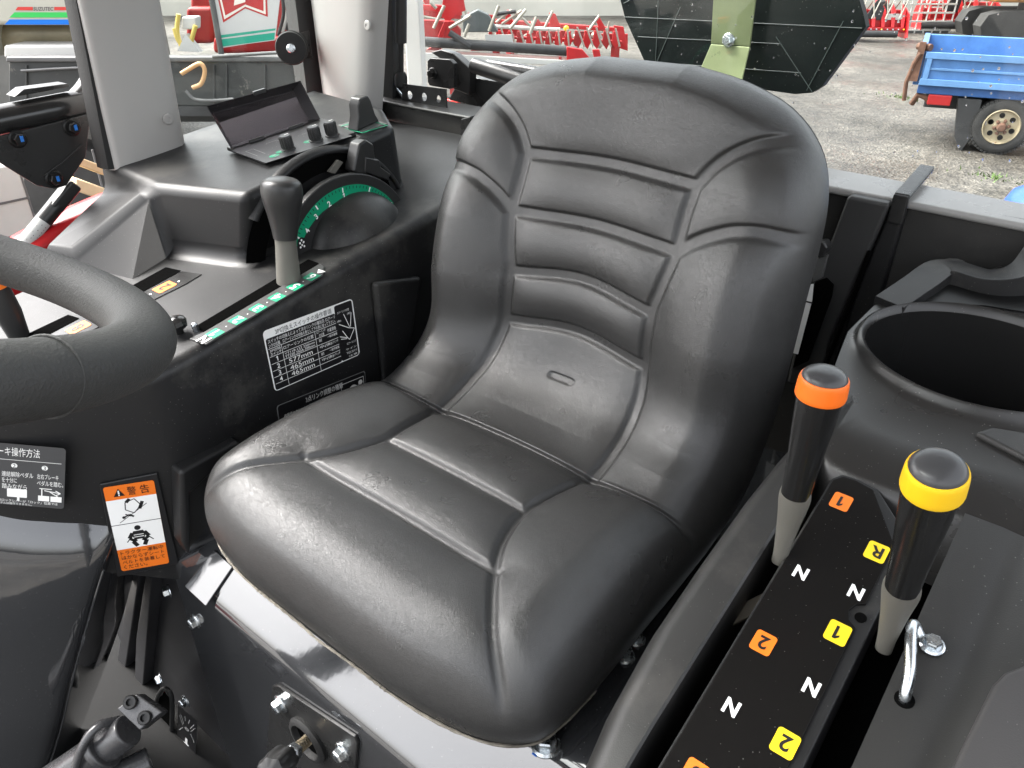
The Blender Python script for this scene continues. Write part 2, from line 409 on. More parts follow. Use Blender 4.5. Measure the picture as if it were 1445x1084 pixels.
# ---------------------------------------------------------------- shared materials
M_plas=mat('black_plastic',(.0125,.0125,.013),.42,spec=.38,wear=(.034,.033,.031),wscale=2.6,wthr=.57,bump=.35,bscale=900,bdist=.0004,rvar=.06,vscale=5,speck=.18,spscale=170)
M_plas2=mat('charcoal_plastic',(.022,.0215,.0207),.42,spec=.45,wear=(.034,.032,.030),wscale=3.1,wthr=.57,bump=.35,bscale=900,bdist=.0004,rvar=.06,vscale=5,speck=.15,spscale=170)
M_gloss=mat('gloss_black_paint',(.027,.028,.030),.07,bump=.10,bscale=14,bdist=.003,rvar=.03,vscale=8,coat=.6,ior=1.75,speck=.12,spscale=160)
M_metal=mat('satin_black_metal',(.018,.018,.018),.30,bump=.15,bscale=60,bdist=.0015,rvar=.08,vscale=12,speck=.12,spscale=170)
M_dark=mat('gap_shade',(.003,.003,.003),.8,spec=0)  # black stands in for the shade inside slots, holes and recesses
M_knob=mat('black_knob',(.022,.022,.022),.36,bump=.2,bscale=500,bdist=.0004)
M_boot=mat('grey_boot',(.105,.10,.087),.55,bump=.3,bscale=700,bdist=.0004)
M_zinc=mat('zinc_bolt',(.66,.70,.73),.26,metal=1,rvar=.08,vscale=60)
M_bluem=mat('blue_paint_mark',(.02,.10,.42),.5)
M_dkbolt=mat('black_bolt',(.02,.02,.02),.35,metal=.6)
M_white=mat('label_white',(.86,.86,.84),.5)
M_lblk=mat('label_black',(.010,.010,.011),.4)
M_lgry=mat('label_grey',(.055,.056,.058),.45)
M_orng=mat('label_orange',(.80,.17,.012),.45)
M_green=mat('label_green',(.0,.27,.135),.45)
M_yel=mat('label_yellow',(.80,.56,.015),.42)
T1O,T1N=V((-.33,.392,1.551)),V((0,-.165,1)).normalized()
T2O,T2N=V((-.42,.556,1.673)),V((0,-.17,1)).normalized()
def t1(px,py,k=0):return on(px,py,T1O+T1N*k,T1N)
def t2(px,py,k=0):return on(px,py,T2O+T2N*k,T2N)
def T1z(y):return 1.551+.165*(y-.392)
def hexbolt(name,p,n,r,parent,mats,mark=False,h=None,washer=True):
    n=V(n).normalized();h=h or r*1.0;m=MB()
    if washer:m.lathe([(r*1.45,0),(r*1.45,r*.16),(r*1.2,r*.34)],p,n,24)
    m.lathe([(r,r*.3),(r,r*.3+h*.82),(r*.86,r*.3+h)],p,n,6,a0=random.random())
    m.lathe([(r*.52,r*.3+h+.0001),(r*.52,r*.3+h+.0002)],p,n,16)
    if mark:
        x=n.orthogonal().normalized();m.box(p+n*(r*.3+h+.0006)+x*r*.2,(r*.5,r*.9,.0008),n.to_track_quat('Z','Y').to_matrix(),1)
    return m.build(name,mats,parent,bevel=r*.08,seg=2)
BOLTM=[M_zinc,M_bluem]
console=thing('side_console','long moulded black plastic console with green scaled dial and printed labels','console',(-.5,.6,1.2))
# ---- lower body: a skirt along a plan curve, rolled over into the sloping top
plan=[(-.30,1.045,0),(-.30,.8,0),(-.30,.6,0),(-.30,.47,0),(-.30,.41,0),(-.3015,.365,0),(-.309,.325,0),(-.330,.291,0),(-.353,.2595,0),(-.382,.221,0),(-.42,.180,0),(-.4776,.1325,0),(-.54,.0815,0),(-.63,.008,0),(-.74,-.08,0)]
pp=spline(plan,8);rings=[]
m=MB();rad=.016
for i,p in enumerate(pp):
    t=(pp[min(i+1,len(pp)-1)]-pp[max(i-1,0)]).normalized();n=V((-t.y,t.x,0))      # towards the seat
    if n.x<0 and i<5:n=-n
    zt=T1z(p.y);zb=1.235 if p.y>.3 else 1.235+(.3-p.y)*.5
    prof=[(n*0,zb)]+[(n*0,zb+(zt-rad-zb)*k) for k in (.25,.5,.75,1)]
    row=[p+q+V((0,0,z)) for q,z in prof]
    for k in range(1,7):
        a=k/6*math.pi/2;row.append(p-n*rad*(1-math.cos(a))+V((0,0,zt-rad+rad*math.sin(a))))
    last=row[-1];tx=-.66 if p.y<.48 else -.755
    ty=max(p.y,-.02)
    for k in range(1,9):
        q=last.lerp(V((min(tx,last.x-.02),ty+ (last.y-p.y)*0,T1z(ty))),k/8);row.append(q)
    rings.append(row)
m.loft(rings,cap=False,closed=False)
m.build('console_body',M_plas,console,angle=50)
# raised ribs on the skirt beside the seat
m=MB()
for P,dx in (([(520,396),(588,388),(560,560),(536,545)],.014),):
    c=[at(px,py,'x',-.3005) for px,py in P];m.prism(c,(dx,0,0))
m.build('skirt_rib',M_plas,console,bevel=.0075,seg=5)
m=MB();c=[at(px,py,'x',-.3005) for px,py in [(246,660),(328,616),(336,628),(300,655),(262,690),(262,780),(250,760)]];m.prism([q-V((.012,0,0)) for q in c],(.026,0,0));m.build('skirt_rib',M_plas,console,bevel=.008,seg=5)
# ---- upper block carrying the control panel
a,b,c_,d,e=t2(347,275),t2(215,262),t2(165,228),t2(556,176),t2(450,148)
re=t2(541,150);rc=V((-.752,.525,1.668));rb=V((-.752,.95,1.72));O1=at(62,352,'x',-.72);O2=at(150,268,'x',-.752)
a1,b1=t1(347,372),t1(244,358);f1=t1(187,394);L0=on(104,360,T1O+T1N*.012,T1N)
d1=V((d.x+.004,d.y+.01,T1z(d.y)-.01))
lo=lambda p,z=1.50:V((p.x,p.y,z))
m=MB()
vs=[a,b,rc,rb,re,d,a1,b1,f1,L0,O1,O2,d1,lo(rb),lo(re),lo(O1),lo(L0)]
m.add(vs,[(0,5,4,3,2,1),(0,1,7,6),(1,9,8,7),(1,2,11),(1,11,10,9),(0,6,12,5),(5,12,14,4),(4,14,13,3),(9,10,15,16)])
bl=m.build('console_block',M_plas,console,bevel=.013,seg=5)
# moulded fillet where the block grows out of the console top
fpth=[b1,b1.lerp(a1,.12),b1.lerp(a1,.5),b1.lerp(a1,.88),a1,a1.lerp(d1,.08),a1.lerp(d1,.3),a1.lerp(d1,.6),d1]
rings=[]
for i,p in enumerate(fpth):
    t=(fpth[min(i+1,len(fpth)-1)]-fpth[max(i-1,0)]).normalized();o_=t.cross(T1N).normalized()
    r=.022;rings.append([p-o_*.004+o_*r*(1-math.sin(q))+T1N*(r*(1-math.cos(q))-.0005) for q in [math.pi/2*k/6 for k in range(7)]])
m=MB();m.loft(rings,cap=False,closed=False);m.build('block_fillet',M_plas,console,angle=80)
# ---- first lever gate with numbered strip
m=MB();m.poly=None
fr=Frame.corners(t1(246,470,.0008),t1(440,366,.0008),t1(270,492,.0008))
g=MB();w=[t1(*p,.0012) for p in [(275,461),(435,366),(449,371),(452,375),(290,471)]];g.face(w if (w[1]-w[0]).cross(w[2]-w[0]).dot(T1N)>0 else w[::-1]);g.build('gate_slot',M_dark,console,smooth=False)
M_strip=mat('grey_strip',(.05,.05,.05),.32,rvar=.06,vscale=40)
g=MB();w=[t1(*p) for p in [(268,480),(290,470),(452,374),(458,378),(456,390),(292,488)]];g.prism(w,T1N*.0025);strip=g.build('gate_strip',M_strip,console,bevel=.001)
tl,tr,blc=t1(270,481,.0029),t1(455,374,.0029),t1(287,489,.0029)
fs_=Frame.corners(tl,tr,blc)
g=MB();h=MB()
us=(.045,.12,.28,.43,.575,.72,.855)
for k,ch in enumerate(['N','1','2','3','4','5','6']):
    u=us[k]
    if ch!='N':
        q=MB();fs_.rect(q,u-.04,.12,u+.04,.88,.0002,0,r=.001);q.build('number_patch',M_green,strip,smooth=False)
    h=MB();fs_.text(h,ch,u-.035,.2,u+.035,.8,.0005,fit=False,rot=3,bold=.02);h.build('gate_lettering',M_white,strip,smooth=False)
    if 0<k<6:
        h=MB();fs_.disc(h,(u+us[k+1])/2,.5,.0009,.0003);h.build('gate_dot',M_white,strip,smooth=False)
h=MB();fs_.poly(h,[(.905,.5),(.945,.2),(.945,.8)],.0004);h.build('gate_arrow',M_white,strip,smooth=False)
# ---- second gate with orange numbers 2 and 8 beneath the wheel
g=MB();w=[t1(*p,.0018) for p in [(170,412),(234,377),(256,382),(186,420)]];g.face(w[::-1] if (w[1]-w[0]).cross(w[2]-w[0]).dot(T1N)<0 else w)
w=[t1(*p,.0018) for p in [(20,480),(96,444),(112,449),(40,487)]];g.face(w[::-1] if (w[1]-w[0]).cross(w[2]-w[0]).dot(T1N)<0 else w)
g.build_each('gate_slot',M_dark,console,smooth=False)
g=MB();w=[t1(*p) for p in [(40,478),(196,405),(258,384),(285,388),(262,402),(120,472),(60,500)]];g.prism(w,T1N*.0012);g.build('gate_plate',mat('gate_plate_black',(.012,.012,.012),.25),console,smooth=False)
g=MB();h=MB();dts=MB()
for px,py,ch in ((232,405,'2'),(110,462,'8')):
    o=t1(px,py,.0016);X=V((0,1,.165)).normalized();Y=V((1,0,0))
    F=Frame(o-X*.0135-Y*.0105,X,Y,.027,.021);F.n=T1N
    F.rect(g,0,0,1,1,0,0,r=.003);F.text(h,ch,.2,.2,.8,.8,.0004,rot=3,fit=False,bold=.02)
for px,py in ((212,415),(252,397),(85,474)):
    o=t1(px,py,.0016);F=Frame(o,V((0,1,.165)).normalized(),V((1,0,0)),.01,.01);F.n=T1N;F.disc(dts,0,0,.0016,0)
g.build_each('number_patch',M_orng,console,smooth=False);h.build_each('gate_lettering',M_lblk,console,smooth=False);dts.build_each('gate_dot',M_white,console,smooth=False)
# ---- position quadrant: half disc with green scale, dark lever slot and hood
qc=V((-.38,.69,1.55))
def qp(ang,r,x=-.38):return V((x,qc.y+r*math.cos(ang),qc.z+r*math.sin(ang)))
A=[R_(8+ (168-8)*i/40) for i in range(41)]
m=MB();poly=[qp(t,.127) for t in A]+[V((-.38,qc.y-.127,1.54)),V((-.38,qc.y+.127,1.56))]
m.prism([p+V((-.012,0,0)) for p in poly],(.012,0,0));m.build('quadrant_disc',M_knob,console,bevel=.002)
m=MB()
for i in range(40):
    t0,t1_=A[i],A[i+1];vs=[qp(t0,.128,-.388),qp(t0,.152,-.420),qp(t1_,.152,-.420),qp(t1_,.128,-.388)]
    vs=[qp(t0,.127,-.414),qp(t0,.156,-.4165),qp(t1_,.156,-.4165),qp(t1_,.127,-.414)]
    m.face(vs)
m.build('quadrant_slot',M_dark,console,smooth=False)
m=MB();AA=[R_(12+(146-12)*i/44) for i in range(45)]
rings=[[qp(t,r,x) for r,x in ((.150,-.426),(.150,-.4135),(.1515,-.412),(.155,-.412),(.158,-.414),(.160,-.426))] for t in AA];m.loft(rings);m.build('quadrant_hood',M_plas,console,angle=50)
m=MB()
B=[R_(30+(150-30)*i/48) for i in range(49)]
B=[R_(34+(152-34)*i/48) for i in range(49)]
for i in range(48):
    def rin(k):
        return .094+.012*abs(k/48-.62)
    m.face([qp(B[i],rin(i),-.3795),qp(B[i],.112,-.3795),qp(B[i+1],.112,-.3795),qp(B[i+1],rin(i+1),-.3795)][::-1])
# little round button patch beside the scale
cc=qp(R_(58),.086,-.3795)
m.face([cc+V((0,math.cos(t)*.0065,math.sin(t)*.0075)) for t in [2*math.pi*j/20 for j in range(20)]])
m.build('quadrant_scale',M_green,console,smooth=False)
m=MB();k=MB()
for i in range(33):
    t=R_(38+(146-38)*i/32);big=i%8==0;r0=.1065 if not big else .1035
    dt=.0006 if not big else .0011
    (m if big else k).face([qp(t-dt/.11,r0,-.3791),qp(t-dt/.11,.1105,-.3791),qp(t+dt/.11,.1105,-.3791),qp(t+dt/.11,r0,-.3791)])
m.build_each('scale_mark',M_white,console,smooth=False);m=MB()
for t,ch in ((65,''),(92,'1'),(108,'2'),(124,'3'),(138,'4')):
    if ch:
        c0=qp(R_(t),.0985,-.379);X=V((0,math.sin(R_(t)),-math.cos(R_(t))));X=-X if X.y<0 else X;Yd=-V((0,math.cos(R_(t)),math.sin(R_(t))))
        F=Frame(c0-X*.0035-Yd*.0042,X,Yd,.007,.0084);F.n=V((1,0,0));F.text(m,ch,0,0,1,1,.0002,fit=False,bold=.02)
m.build_each('scale_digit',M_white,console,smooth=False);k.build('scale_tick',M_lblk,console,smooth=False)
k=MB();w=MB();c0=qp(R_(149),.099,-.3788);k.face([c0+V((0,math.cos(t)*.0075,math.sin(t)*.0085)) for t in [2*math.pi*j/20 for j in range(20)]]);k.build('symbol_disc',M_lblk,console,smooth=False)
for dy,dz in ((0,.0045),(-.003,.001),(.003,.001),(0,-.0025),(-.003,-.005),(.0033,-.005)):
    w.face([c0+V((.0003,dy+math.cos(t)*.0015,dz+math.sin(t)*.0017)) for t in [2*math.pi*j/8 for j in range(8)]])
c1=qp(R_(58),.086,-.3791)
for dy,dz in ((-.002,.003),(.002,.001),(-.001,-.003)):
    w.face([c1+V((.0002,dy+math.cos(t)*.0013,dz+math.sin(t)*.0017)) for t in [2*math.pi*j/8 for j in range(8)]])
w.build_each('symbol',M_white,console,smooth=False)
# moulded bulge under the scale
m=MB();m.ball((-.386,.705,1.570),1,48,0,(.066,.088,.079));m.build('moulded_bulge',M_plas,console,angle=80)
# quadrant paddle and stop
pad=thing('position_lever','black paddle lever at the rear end of the green scale','lever',tuple(at(505,250,'x',-.40)))
m=MB()
w=[at(px,py,'x',-.385) for px,py in [(499,242),(507,204),(517,197),(528,204),(531,238),(512,250)]];m.prism(w,(-.022,0,0));m.build('paddle',M_knob,pad,bevel=.003)
m=MB();w=[at(px,py,'x',-.383) for px,py in [(516,222),(536,226),(538,236),(552,246),(548,255),(515,243)]];m.prism(w,(-.018,0,0));m.build('paddle_foot',M_knob,pad,bevel=.002)
m=MB();w=[at(px,py,'x',-.400) for px,py in [(464,243),(478,226),(485,229),(473,246)]];m.prism(w,(-.006,0,0));m.build('quadrant_stop',M_boot,console,bevel=.001)
# ---- control panel with smoked lid, knobs, rocker
M_panel=mat('panel_face',(.035,.036,.038),.40,speck=.3)
m=MB();w=[t2(*p) for p in [(321,213),(375,233),(503,192),(452,170)]];m.prism(w,T2N*.006);cp=m.build('control_panel',M_knob,console,bevel=.0015)
m=MB();w=[t2(p[0],p[1],.0064) for p in [(327,213),(375,230),(497,192),(452,174)]];m.face(w if (w[1]-w[0]).cross(w[2]-w[0]).dot(T2N)>0 else w[::-1]);m.build('panel_face',M_panel,cp,smooth=False)
fp=Frame.corners(t2(327,212,.0066),t2(452,172,.0066),t2(376,231,.0066))
g=MB();h=MB()
for u,v in ((.16,.80),(.26,.72),(.58,.68)):fp.disc(g,u,v,.0075,.0001,sy=.8);fp.line(h,u-.02,v,u+.02,v-.02,.0015,.0004);fp.line(h,u-.02,v+.06,u+.02,v+.04,.0012,.0004)
for l in ((.06,.25,.06,.6),(.14,.25,.14,.6),(.30,.2,.42,.2),(.42,.2,.42,.5),(.06,.25,.14,.25),(.66,.3,.8,.3),(.86,.5,.93,.5),(.34,.55,.40,.55)):fp.line(h,*l,.0007,.0003)
g.build_each('green_symbol',M_green,cp,smooth=False);h.build_each('panel_line',mat('print_grey',(.30,.30,.30),.5),cp,smooth=False)
for px,py in ((407,211),(446,198),(469,191)):
    p=t2(px,py,.006);m=MB();rr=.0088
    m.lathe([(rr*1.25,0),(rr*1.2,.002),(rr,.0025),(rr*.96,.019),(rr*.85,.021),(0.0005,.021)],p,T2N,28)
    for j in range(14):
        a=2*math.pi*j/14;x=V((1,0,0));y=T2N.cross(x);q=p+(x*math.cos(a)+y*math.sin(a))*rr*.98;m.cyl(q+T2N*.004,q+T2N*.019,.0008,.0008,6)
    kn=thing('dial_knob',{407:'ribbed black dial knob that sits apart from the other two',446:'ribbed black dial knob between the two others',469:'ribbed black dial knob next to the rocker switch'}[px],'knob',tuple(p),'dial knobs on the control panel')
    m.build('knob_body',M_knob,kn,angle=40)
    m=MB();F=Frame(p+T2N*.0212-V((.0012,.0,0)),V((1,0,0)),V((0,1,.17)).normalized(),.0016,.007);F.n=T2N;F.rect(m,0,0,1,1,.0002);m.build('pointer',M_white,kn,smooth=False)
# lid: open tray of smoked plastic hinged on the rear edge
H1,H2=t2(326,210,.007),t2(452,168,.007)
hx=(H2-H1).normalized();hn=(V((-.55,.25,1)));hn=(hn-hx*hn.dot(hx)).normalized();pn=hx.cross(hn)
def lidp(px,py,k=0):return on(px,py,H1+pn*k,pn)
top1,top2=lidp(291,150),lidp(424,114)
front=pn if pn.dot(CAM-H1)>0 else -pn
if True:
    M_smoke=bpy.data.materials.new('smoked_plastic');M_smoke.use_nodes=True;nt=M_smoke.node_tree;bs=nt.nodes['Principled BSDF']
    bs.inputs['Base Color'].default_value=(.02,.018,.02,1);bs.inputs['Roughness'].default_value=.06
    tr=nt.nodes.new('ShaderNodeBsdfTransparent');tr.inputs[0].default_value=(.62,.58,.61,1);mx=nt.nodes.new('ShaderNodeMixShader');mx.inputs[0].default_value=.38
    nt.links.new(tr.outputs[0],mx.inputs[1]);nt.links.new(bs.outputs[0],mx.inputs[2]);nt.links.new(mx.outputs[0],nt.nodes['Material Output'].inputs[0])
lid=thing('panel_lid','open smoked see-through lid hinged behind the dial knobs','lid',tuple((H1+H2)/2))
dp=.022
back=[H1,H2,top2,top1];cen=sum(back,V((0,0,0)))/4
inner=[cen+(p-cen)*.86-front*dp for p in back]
m=MB();m.prism([p for p in inner],-front*.0015);m.build('lid_window',M_smoke,lid,smooth=False)
m=MB()
for i in range(4):
    j=(i+1)%4;m.hexa([inner[i],inner[j],inner[j]+front*.002,inner[i]+front*.002,back[i],back[j],back[j]*.985+cen*.015,back[i]*.985+cen*.015])
m.build('lid_rim',[mat('smoked_rim',(.035,.033,.035),.15,spec=.8)],lid,smooth=False)
m=MB()
for t in (.28,.72):
    p=H1.lerp(H2,t);m.cyl(p-hx*.012,p+hx*.012,.0035,.0035,12)
m.build_each('lid_hinge',M_knob,lid)
p=top1.lerp(top2,.55);m=MB();m.box(p,(.02,.006,.006),hx.to_track_quat('X','Z').to_matrix());m.build('lid_catch',M_knob,lid,bevel=.001)
# rocker switch on its green rimmed plate
m=MB();w=[t2(*p) for p in [(477,179),(511,188),(548,177),(516,168)]];m.prism(w,T2N*.003);rp=m.build('rocker_plate',mat('rocker_plate_grey',(.10,.105,.10),.4),console,bevel=.001)
m=MB();w0=[t2(p[0],p[1],.0034) for p in [(477,179),(511,188),(548,177),(516,168)]];cz=sum(w0,V((0,0,0)))/4
for i in range(4):
    p,q=w0[i],w0[(i+1)%4];f=[p,q,cz+(q-cz)*.9,cz+(p-cz)*.9];m.face(f if (f[1]-f[0]).cross(f[2]-f[0]).dot(T2N)>0 else f[::-1])
m.build('rocker_rim',M_green,rp,smooth=False)
p0=t2(513,177,.003);rk=thing('rocker_switch','black curved rocker switch on green rimmed plate behind the knobs','switch',tuple(p0))
m=MB();X=(t2(548,177)-t2(511,188)).normalized();X=V((0,1,.17)).normalized();Y=V((1,0,0));Z=T2N
prof=[(-.024,0),(.024,0),(.019,.012),(.016,.034),(.012,.043),(-.004,.043),(-.011,.034),(-.014,.018)]
m.prism([p0-Y*.011+X*a+Z*b for a,b in prof],Y*.022);m.build('rocker_body',M_knob,rk,bevel=.0025)
# ---- labels on the skirt
def xlab(px,py):return at(px,py,'x',-.2993)
fl=Frame.corners(xlab(370,468),xlab(497,421),xlab(388,553))
g=MB();fl.rect(g,0,0,1,1,0,0,r=.006);lab=g.build('instruction_label',M_white,console,smooth=False)
g=MB();fl.rect(g,.012,.135,.775,.985,.0003,0,r=.003);fl.rect(g,.775,.02,.985,.985,.0003,0,r=.003);g.build('label_field',M_lblk,lab,smooth=False)
h=MB();tb=MB()
fl.text(tb,'3P切換えスイッチの操作要領',.12,.03,.74,.12,.0003)
fl.text(h,'スイッチの切換えによって次のリンクの種別及 ロアーリ',.03,.155,.765,.215,.0006)
fl.text(h,'ンクの位置、ロアーリンクの切換え表として下の表に従って下さい。',.03,.225,.765,.285,.0006)
for v in (.30,.43,.55,.665,.77,.88):fl.line(h,.02,v,.77,v,.0006,.0006)
for u,v0 in ((.155,.30),(.52,.30)):fl.line(h,u,v0,u,.98,.0006,.0006)
fl.text(h,'3P切換',.03,.315,.145,.36,.0006);fl.text(h,'スイッチ',.03,.37,.145,.42,.0006)
fl.text(h,'ロアーリンクの位置',.17,.335,.50,.395,.0006);fl.text(h,'ロアーリング',.54,.31,.64,.36,.0006);fl.text(h,'の位置',.56,.37,.62,.42,.0006);fl.text(h,'作業規格',.66,.335,.76,.40,.0006)
for i,(n_,t,u,w) in enumerate((('1','YT118·122 250mm','前','一般作業機'),('2','577mm','中(後)','クイックヒッチ'),('3','465mm','前','一般作業機'),('4','465mm','中(後)','クイックヒッチ'))):
    v=(.43,.55,.665,.77,.88)[i]+.02;vv=v+.075;fl.text(h,n_,.05,v,.125,vv,.0006,fit=False,bold=.02)
    fl.text(h,t,.20 if i else .17,v,.46 if i else .50,vv-(.04 if not i else 0),.0006)
    if i==0:fl.text(h,'YT220 250A·300mm',.17,v+.045,.50,vv+.012,.0006)
    fl.text(h,u,.55,v,.55+.035*len(u),vv-.02,.0006);fl.text(h,w,.65,v,.765,vv-.03,.0006)
for l in ((.80,.34,.91,.46),(.87,.2,.92,.45),(.96,.22,.93,.45),(.91,.46,.975,.5),(.79,.55,.88,.62),(.83,.47,.88,.62),(.88,.62,.9,.66),(.9,.66,.975,.5),(.80,.60,.87,.63)):fl.line(h,*l,.0010,.0006)
for t,u0,v0,u1,v1 in (('ロアーリンク位置',.80,.13,.94,.17),('(前)',.91,.20,.96,.24),('(後)',.785,.27,.83,.31),('ロアーリンク',.86,.70,.97,.74),('ライン',.84,.80,.97,.83),('下記に合せる',.84,.86,.97,.9),('注意',.86,.93,.97,.96)):fl.text(h,t,u0,v0,u1,v1,.0006)
h.build('label_lettering',M_white,lab,smooth=False);tb.build('label_heading',M_lblk,lab,smooth=False)
f2=Frame.corners(xlab(390,573),xlab(515,523),xlab(400,640))
g=MB();f2.rect(g,0,0,1,1,0,0,r=.004);lab2=g.build('instruction_label',mat('label_rim_grey',(.20,.20,.20),.5),console,smooth=False)
g=MB();f2.rect(g,.008,.012,.992,.99,.0003,0,r=.004);g.build('label_field',M_lblk,lab2,smooth=False)
h=MB();f2.text(h,'3点リンク調整の種類',.30,.05,.72,.17,.0006);f2.text(h,'作業機とのリンクで装着する場合、下の表の位置に付ってください。',.06,.22,.96,.32,.0006);f2.text(h,'※一般作業機の場合とき、作業機に付って付けください。',.06,.35,.86,.45,.0006)
for l in ((.1,.52,.97,.52),(.1,.52,.1,.98),(.97,.10,.97,.98),(.70,.10,.97,.10),(.70,.10,.70,.52),(.5,.52,.5,.98)):f2.line(h,*l,.0008,.0006)
for u,v,r in ((.84,.30,.008),(.84,.30,.005),(.93,.2,.004),(.93,.34,.004)):
    f2.disc(h,u,v,r,.0006+.0001*(r==.005),0)
h.build('label_lettering',M_white,lab2,smooth=False)
# orange warning label on the turned front of the skirt
pw=V((-.358,.2665,0));dw=V((.58,.81,0)).normalized();nw=V((.81,-.58,0)).normalized();pw=V((-.353,.2595,0))+nw*.0042
def wl_(px,py):return on(px,py,pw,nw)
m=MB();bk=[wl_(*p) for p in [(140,684),(222,668),(252,796),(165,815)]];m.prism(bk,-nw*.003);wp=m.build('warning_label',M_lblk,console,bevel=.002)
fw=Frame.corners(wl_(145,688)+nw*.0006,wl_(217,677)+nw*.0006,wl_(172,806)+nw*.0006)
g=MB();fw.rect(g,0,0,1,1,0,0,r=.003);g.build('label_ground',M_orng,wp,smooth=False)
g=MB();fw.rect(g,0,.155,1,.441,.0003);fw.rect(g,0,.444,1,.735,.0003);g.build_each('label_picture',M_white,wp,smooth=False)
h=MB()
fw.poly(h,[(.17,.12),(.28,.035),(.39,.12)],.0004);fw.text(h,'警',.45,.03,.62,.125,.0005);fw.text(h,'告',.70,.03,.88,.125,.0005)
fw.line(h,0,.4425,1,.4425,.0009,.0005)
for i,t in enumerate(('トラクター運転中','はかならずシート','ベルトを装着して','ください。')):fw.text(h,t,.06,.755+.058*i,.94 if i<3 else .55,.803+.058*i,.0005)
fw.disc(h,.5,.505,.0037,.0005)
fw.poly(h,[(.40,.54),(.60,.54),(.64,.58),(.60,.64),(.40,.64),(.36,.58)],.0005)
for l in ((.38,.56,.30,.62,.005),(.30,.62,.40,.655,.004),(.62,.56,.70,.62,.005),(.70,.62,.60,.655,.004),(.44,.64,.36,.66,.005),(.36,.66,.44,.72,.005),(.56,.64,.64,.66,.005),(.64,.66,.58,.72,.005),(.24,.66,.30,.63,.0012),(.70,.63,.78,.67,.0012)):fw.line(h,*l)if False else fw.line(h,l[0],l[1],l[2],l[3],l[4],.0005)
# overturning tractor pictogram
for l in ((.18,.42,.78,.24,.0008),(.36,.20,.55,.17,.0011),(.55,.17,.66,.25,.0011),(.66,.25,.50,.33,.0011),(.50,.33,.34,.28,.0011),(.34,.28,.36,.20,.0011),(.62,.29,.70,.21,.004),(.38,.20,.46,.165,.004),(.30,.36,.40,.34,.002),(.40,.34,.48,.37,.0025),(.32,.33,.42,.36,.0015)):fw.line(h,l[0],l[1],l[2],l[3],l[4],.0005)
fw.disc(h,.28,.365,.002,.0005)
h.build('label_print',M_lblk,wp,smooth=False)
g=MB();fw.rect(g,.265,.055,.295,.095,.0007);fw.rect(g,.265,.102,.295,.113,.0007);fw.line(g,.4,.585,.6,.585,.001,.0007);fw.line(g,.4,.61,.6,.61,.001,.0007);g.build_each('label_mark',M_white,wp,smooth=False)
# grey brake instruction label
nb=V((.63,-.77,0)).normalized();pb=V((-.4776,.1325,0))+nb*.0025
def bl_(px,py):return on(px,py,pb,nb)
fb=Frame.corners(bl_(-90,617),bl_(93,633),bl_(-84,704))
m=MB();c=[bl_(-90,617),bl_(93,633),bl_(104,721),bl_(-84,704)]
fb.rect(m,0,0,1,1,0,0,r=.004);bl2=m.build('brake_label',M_lgry,console,smooth=False)
h=MB();fb.text(h,'ブレーキ操作方法',.36,.05,.80,.19,.0004);fb.line(h,.03,.25,.97,.25,.0006,.0004)
for u,n_ in ((.24,'1'),(.60,'2'),(.84,'3')):fb.disc(h,u,.34,.0035,.0004)
for u0,u1,t,v in ((.50,.75,'連結解除ペダル',.44),(.50,.62,'を十分に',.54),(.50,.70,'踏みながら',.64),(.78,.95,'左右ブレーキ',.44),(.78,.99,'ペダルを踏む。',.55),(.30,.46,'を解除',.44)):fb.text(h,t,u0,v,u1,v+.085,.0004)
fb.rect(h,.54,.72,.70,.86,.0004,r=.001);fb.rect(h,.62,.86,.64,.92,.0004);fb.rect(h,.79,.80,.88,.89,.0004);fb.rect(h,.89,.80,.98,.89,.0004);fb.rect(h,.36,.72,.47,.82,.0004)
for l in ((.80,.68,.90,.68),(.82,.68,.82,.8),(.84,.71,.97,.74),(.88,.72,.95,.8),(.97,.74,.93,.70),(.97,.74,.93,.78)):fb.line(h,*l,.0012,.0005)
fb.text(h,'※連結解除ロックレバーが「ロック」位置では',.36,.90,.95,.945,.0004);fb.text(h,'ブレーキペダルは操作できません。',.36,.95,.74,.99,.0004)
h.build('label_lettering',M_white,bl2,smooth=False)
k=MB()
for u,n_ in ((.24,'1'),(.60,'2'),(.84,'3')):fb.text(k,n_,u-.02,.31,u+.02,.37,.0008,fit=False)
k.build_each('label_number',M_lgry,bl2,smooth=False)
# ---- gear lever on the side console
def lever(name,label,base,top,parts,group=None):
    "parts: list of (name, material, profile[(r, t along axis in m)], section count, flatten)"
    t=thing(name,label,'lever',tuple(base),group);ax=(V(top)-V(base));Ltot=ax.length;ax.normalize();x=V((1,0,0));x=(x-ax*x.dot(ax)).normalized();y=ax.cross(x)
    for nm,mt,prof,sx,sy in parts:
        m=MB();pr=spline([(r,h,0) for r,h in prof],4)
        rings=[]
        for q in pr:
            rings.append([V(base)+ax*q.y*Ltot+x*math.cos(a)*max(q.x,.0003)*sx+y*math.sin(a)*max(q.x,.0003)*sy for a in [2*math.pi*j/32 for j in range(32)]])
        m.loft(rings);m.build(nm,mt,t,angle=40)
    return t
bs_=on(406,398,T1O,T1N);tp=at(396,250,'x',bs_.x-.004)
lever('gear_lever','black topped lever with grey boot in the numbered green gate',bs_-V((0,0,.02)),tp,[
 ('boot',M_boot,[(.0175,0),(.0172,.15),(.0160,.32),(.0150,.46),(.0158,.505)],1.0,.85),
 ('grip',M_knob,[(.0165,.50),(.0185,.58),(.0225,.70),(.0275,.82),(.0285,.90),(.0265,.955),(.020,.985),(.010,1.0),(.0003,1.003)],1.0,.85)])
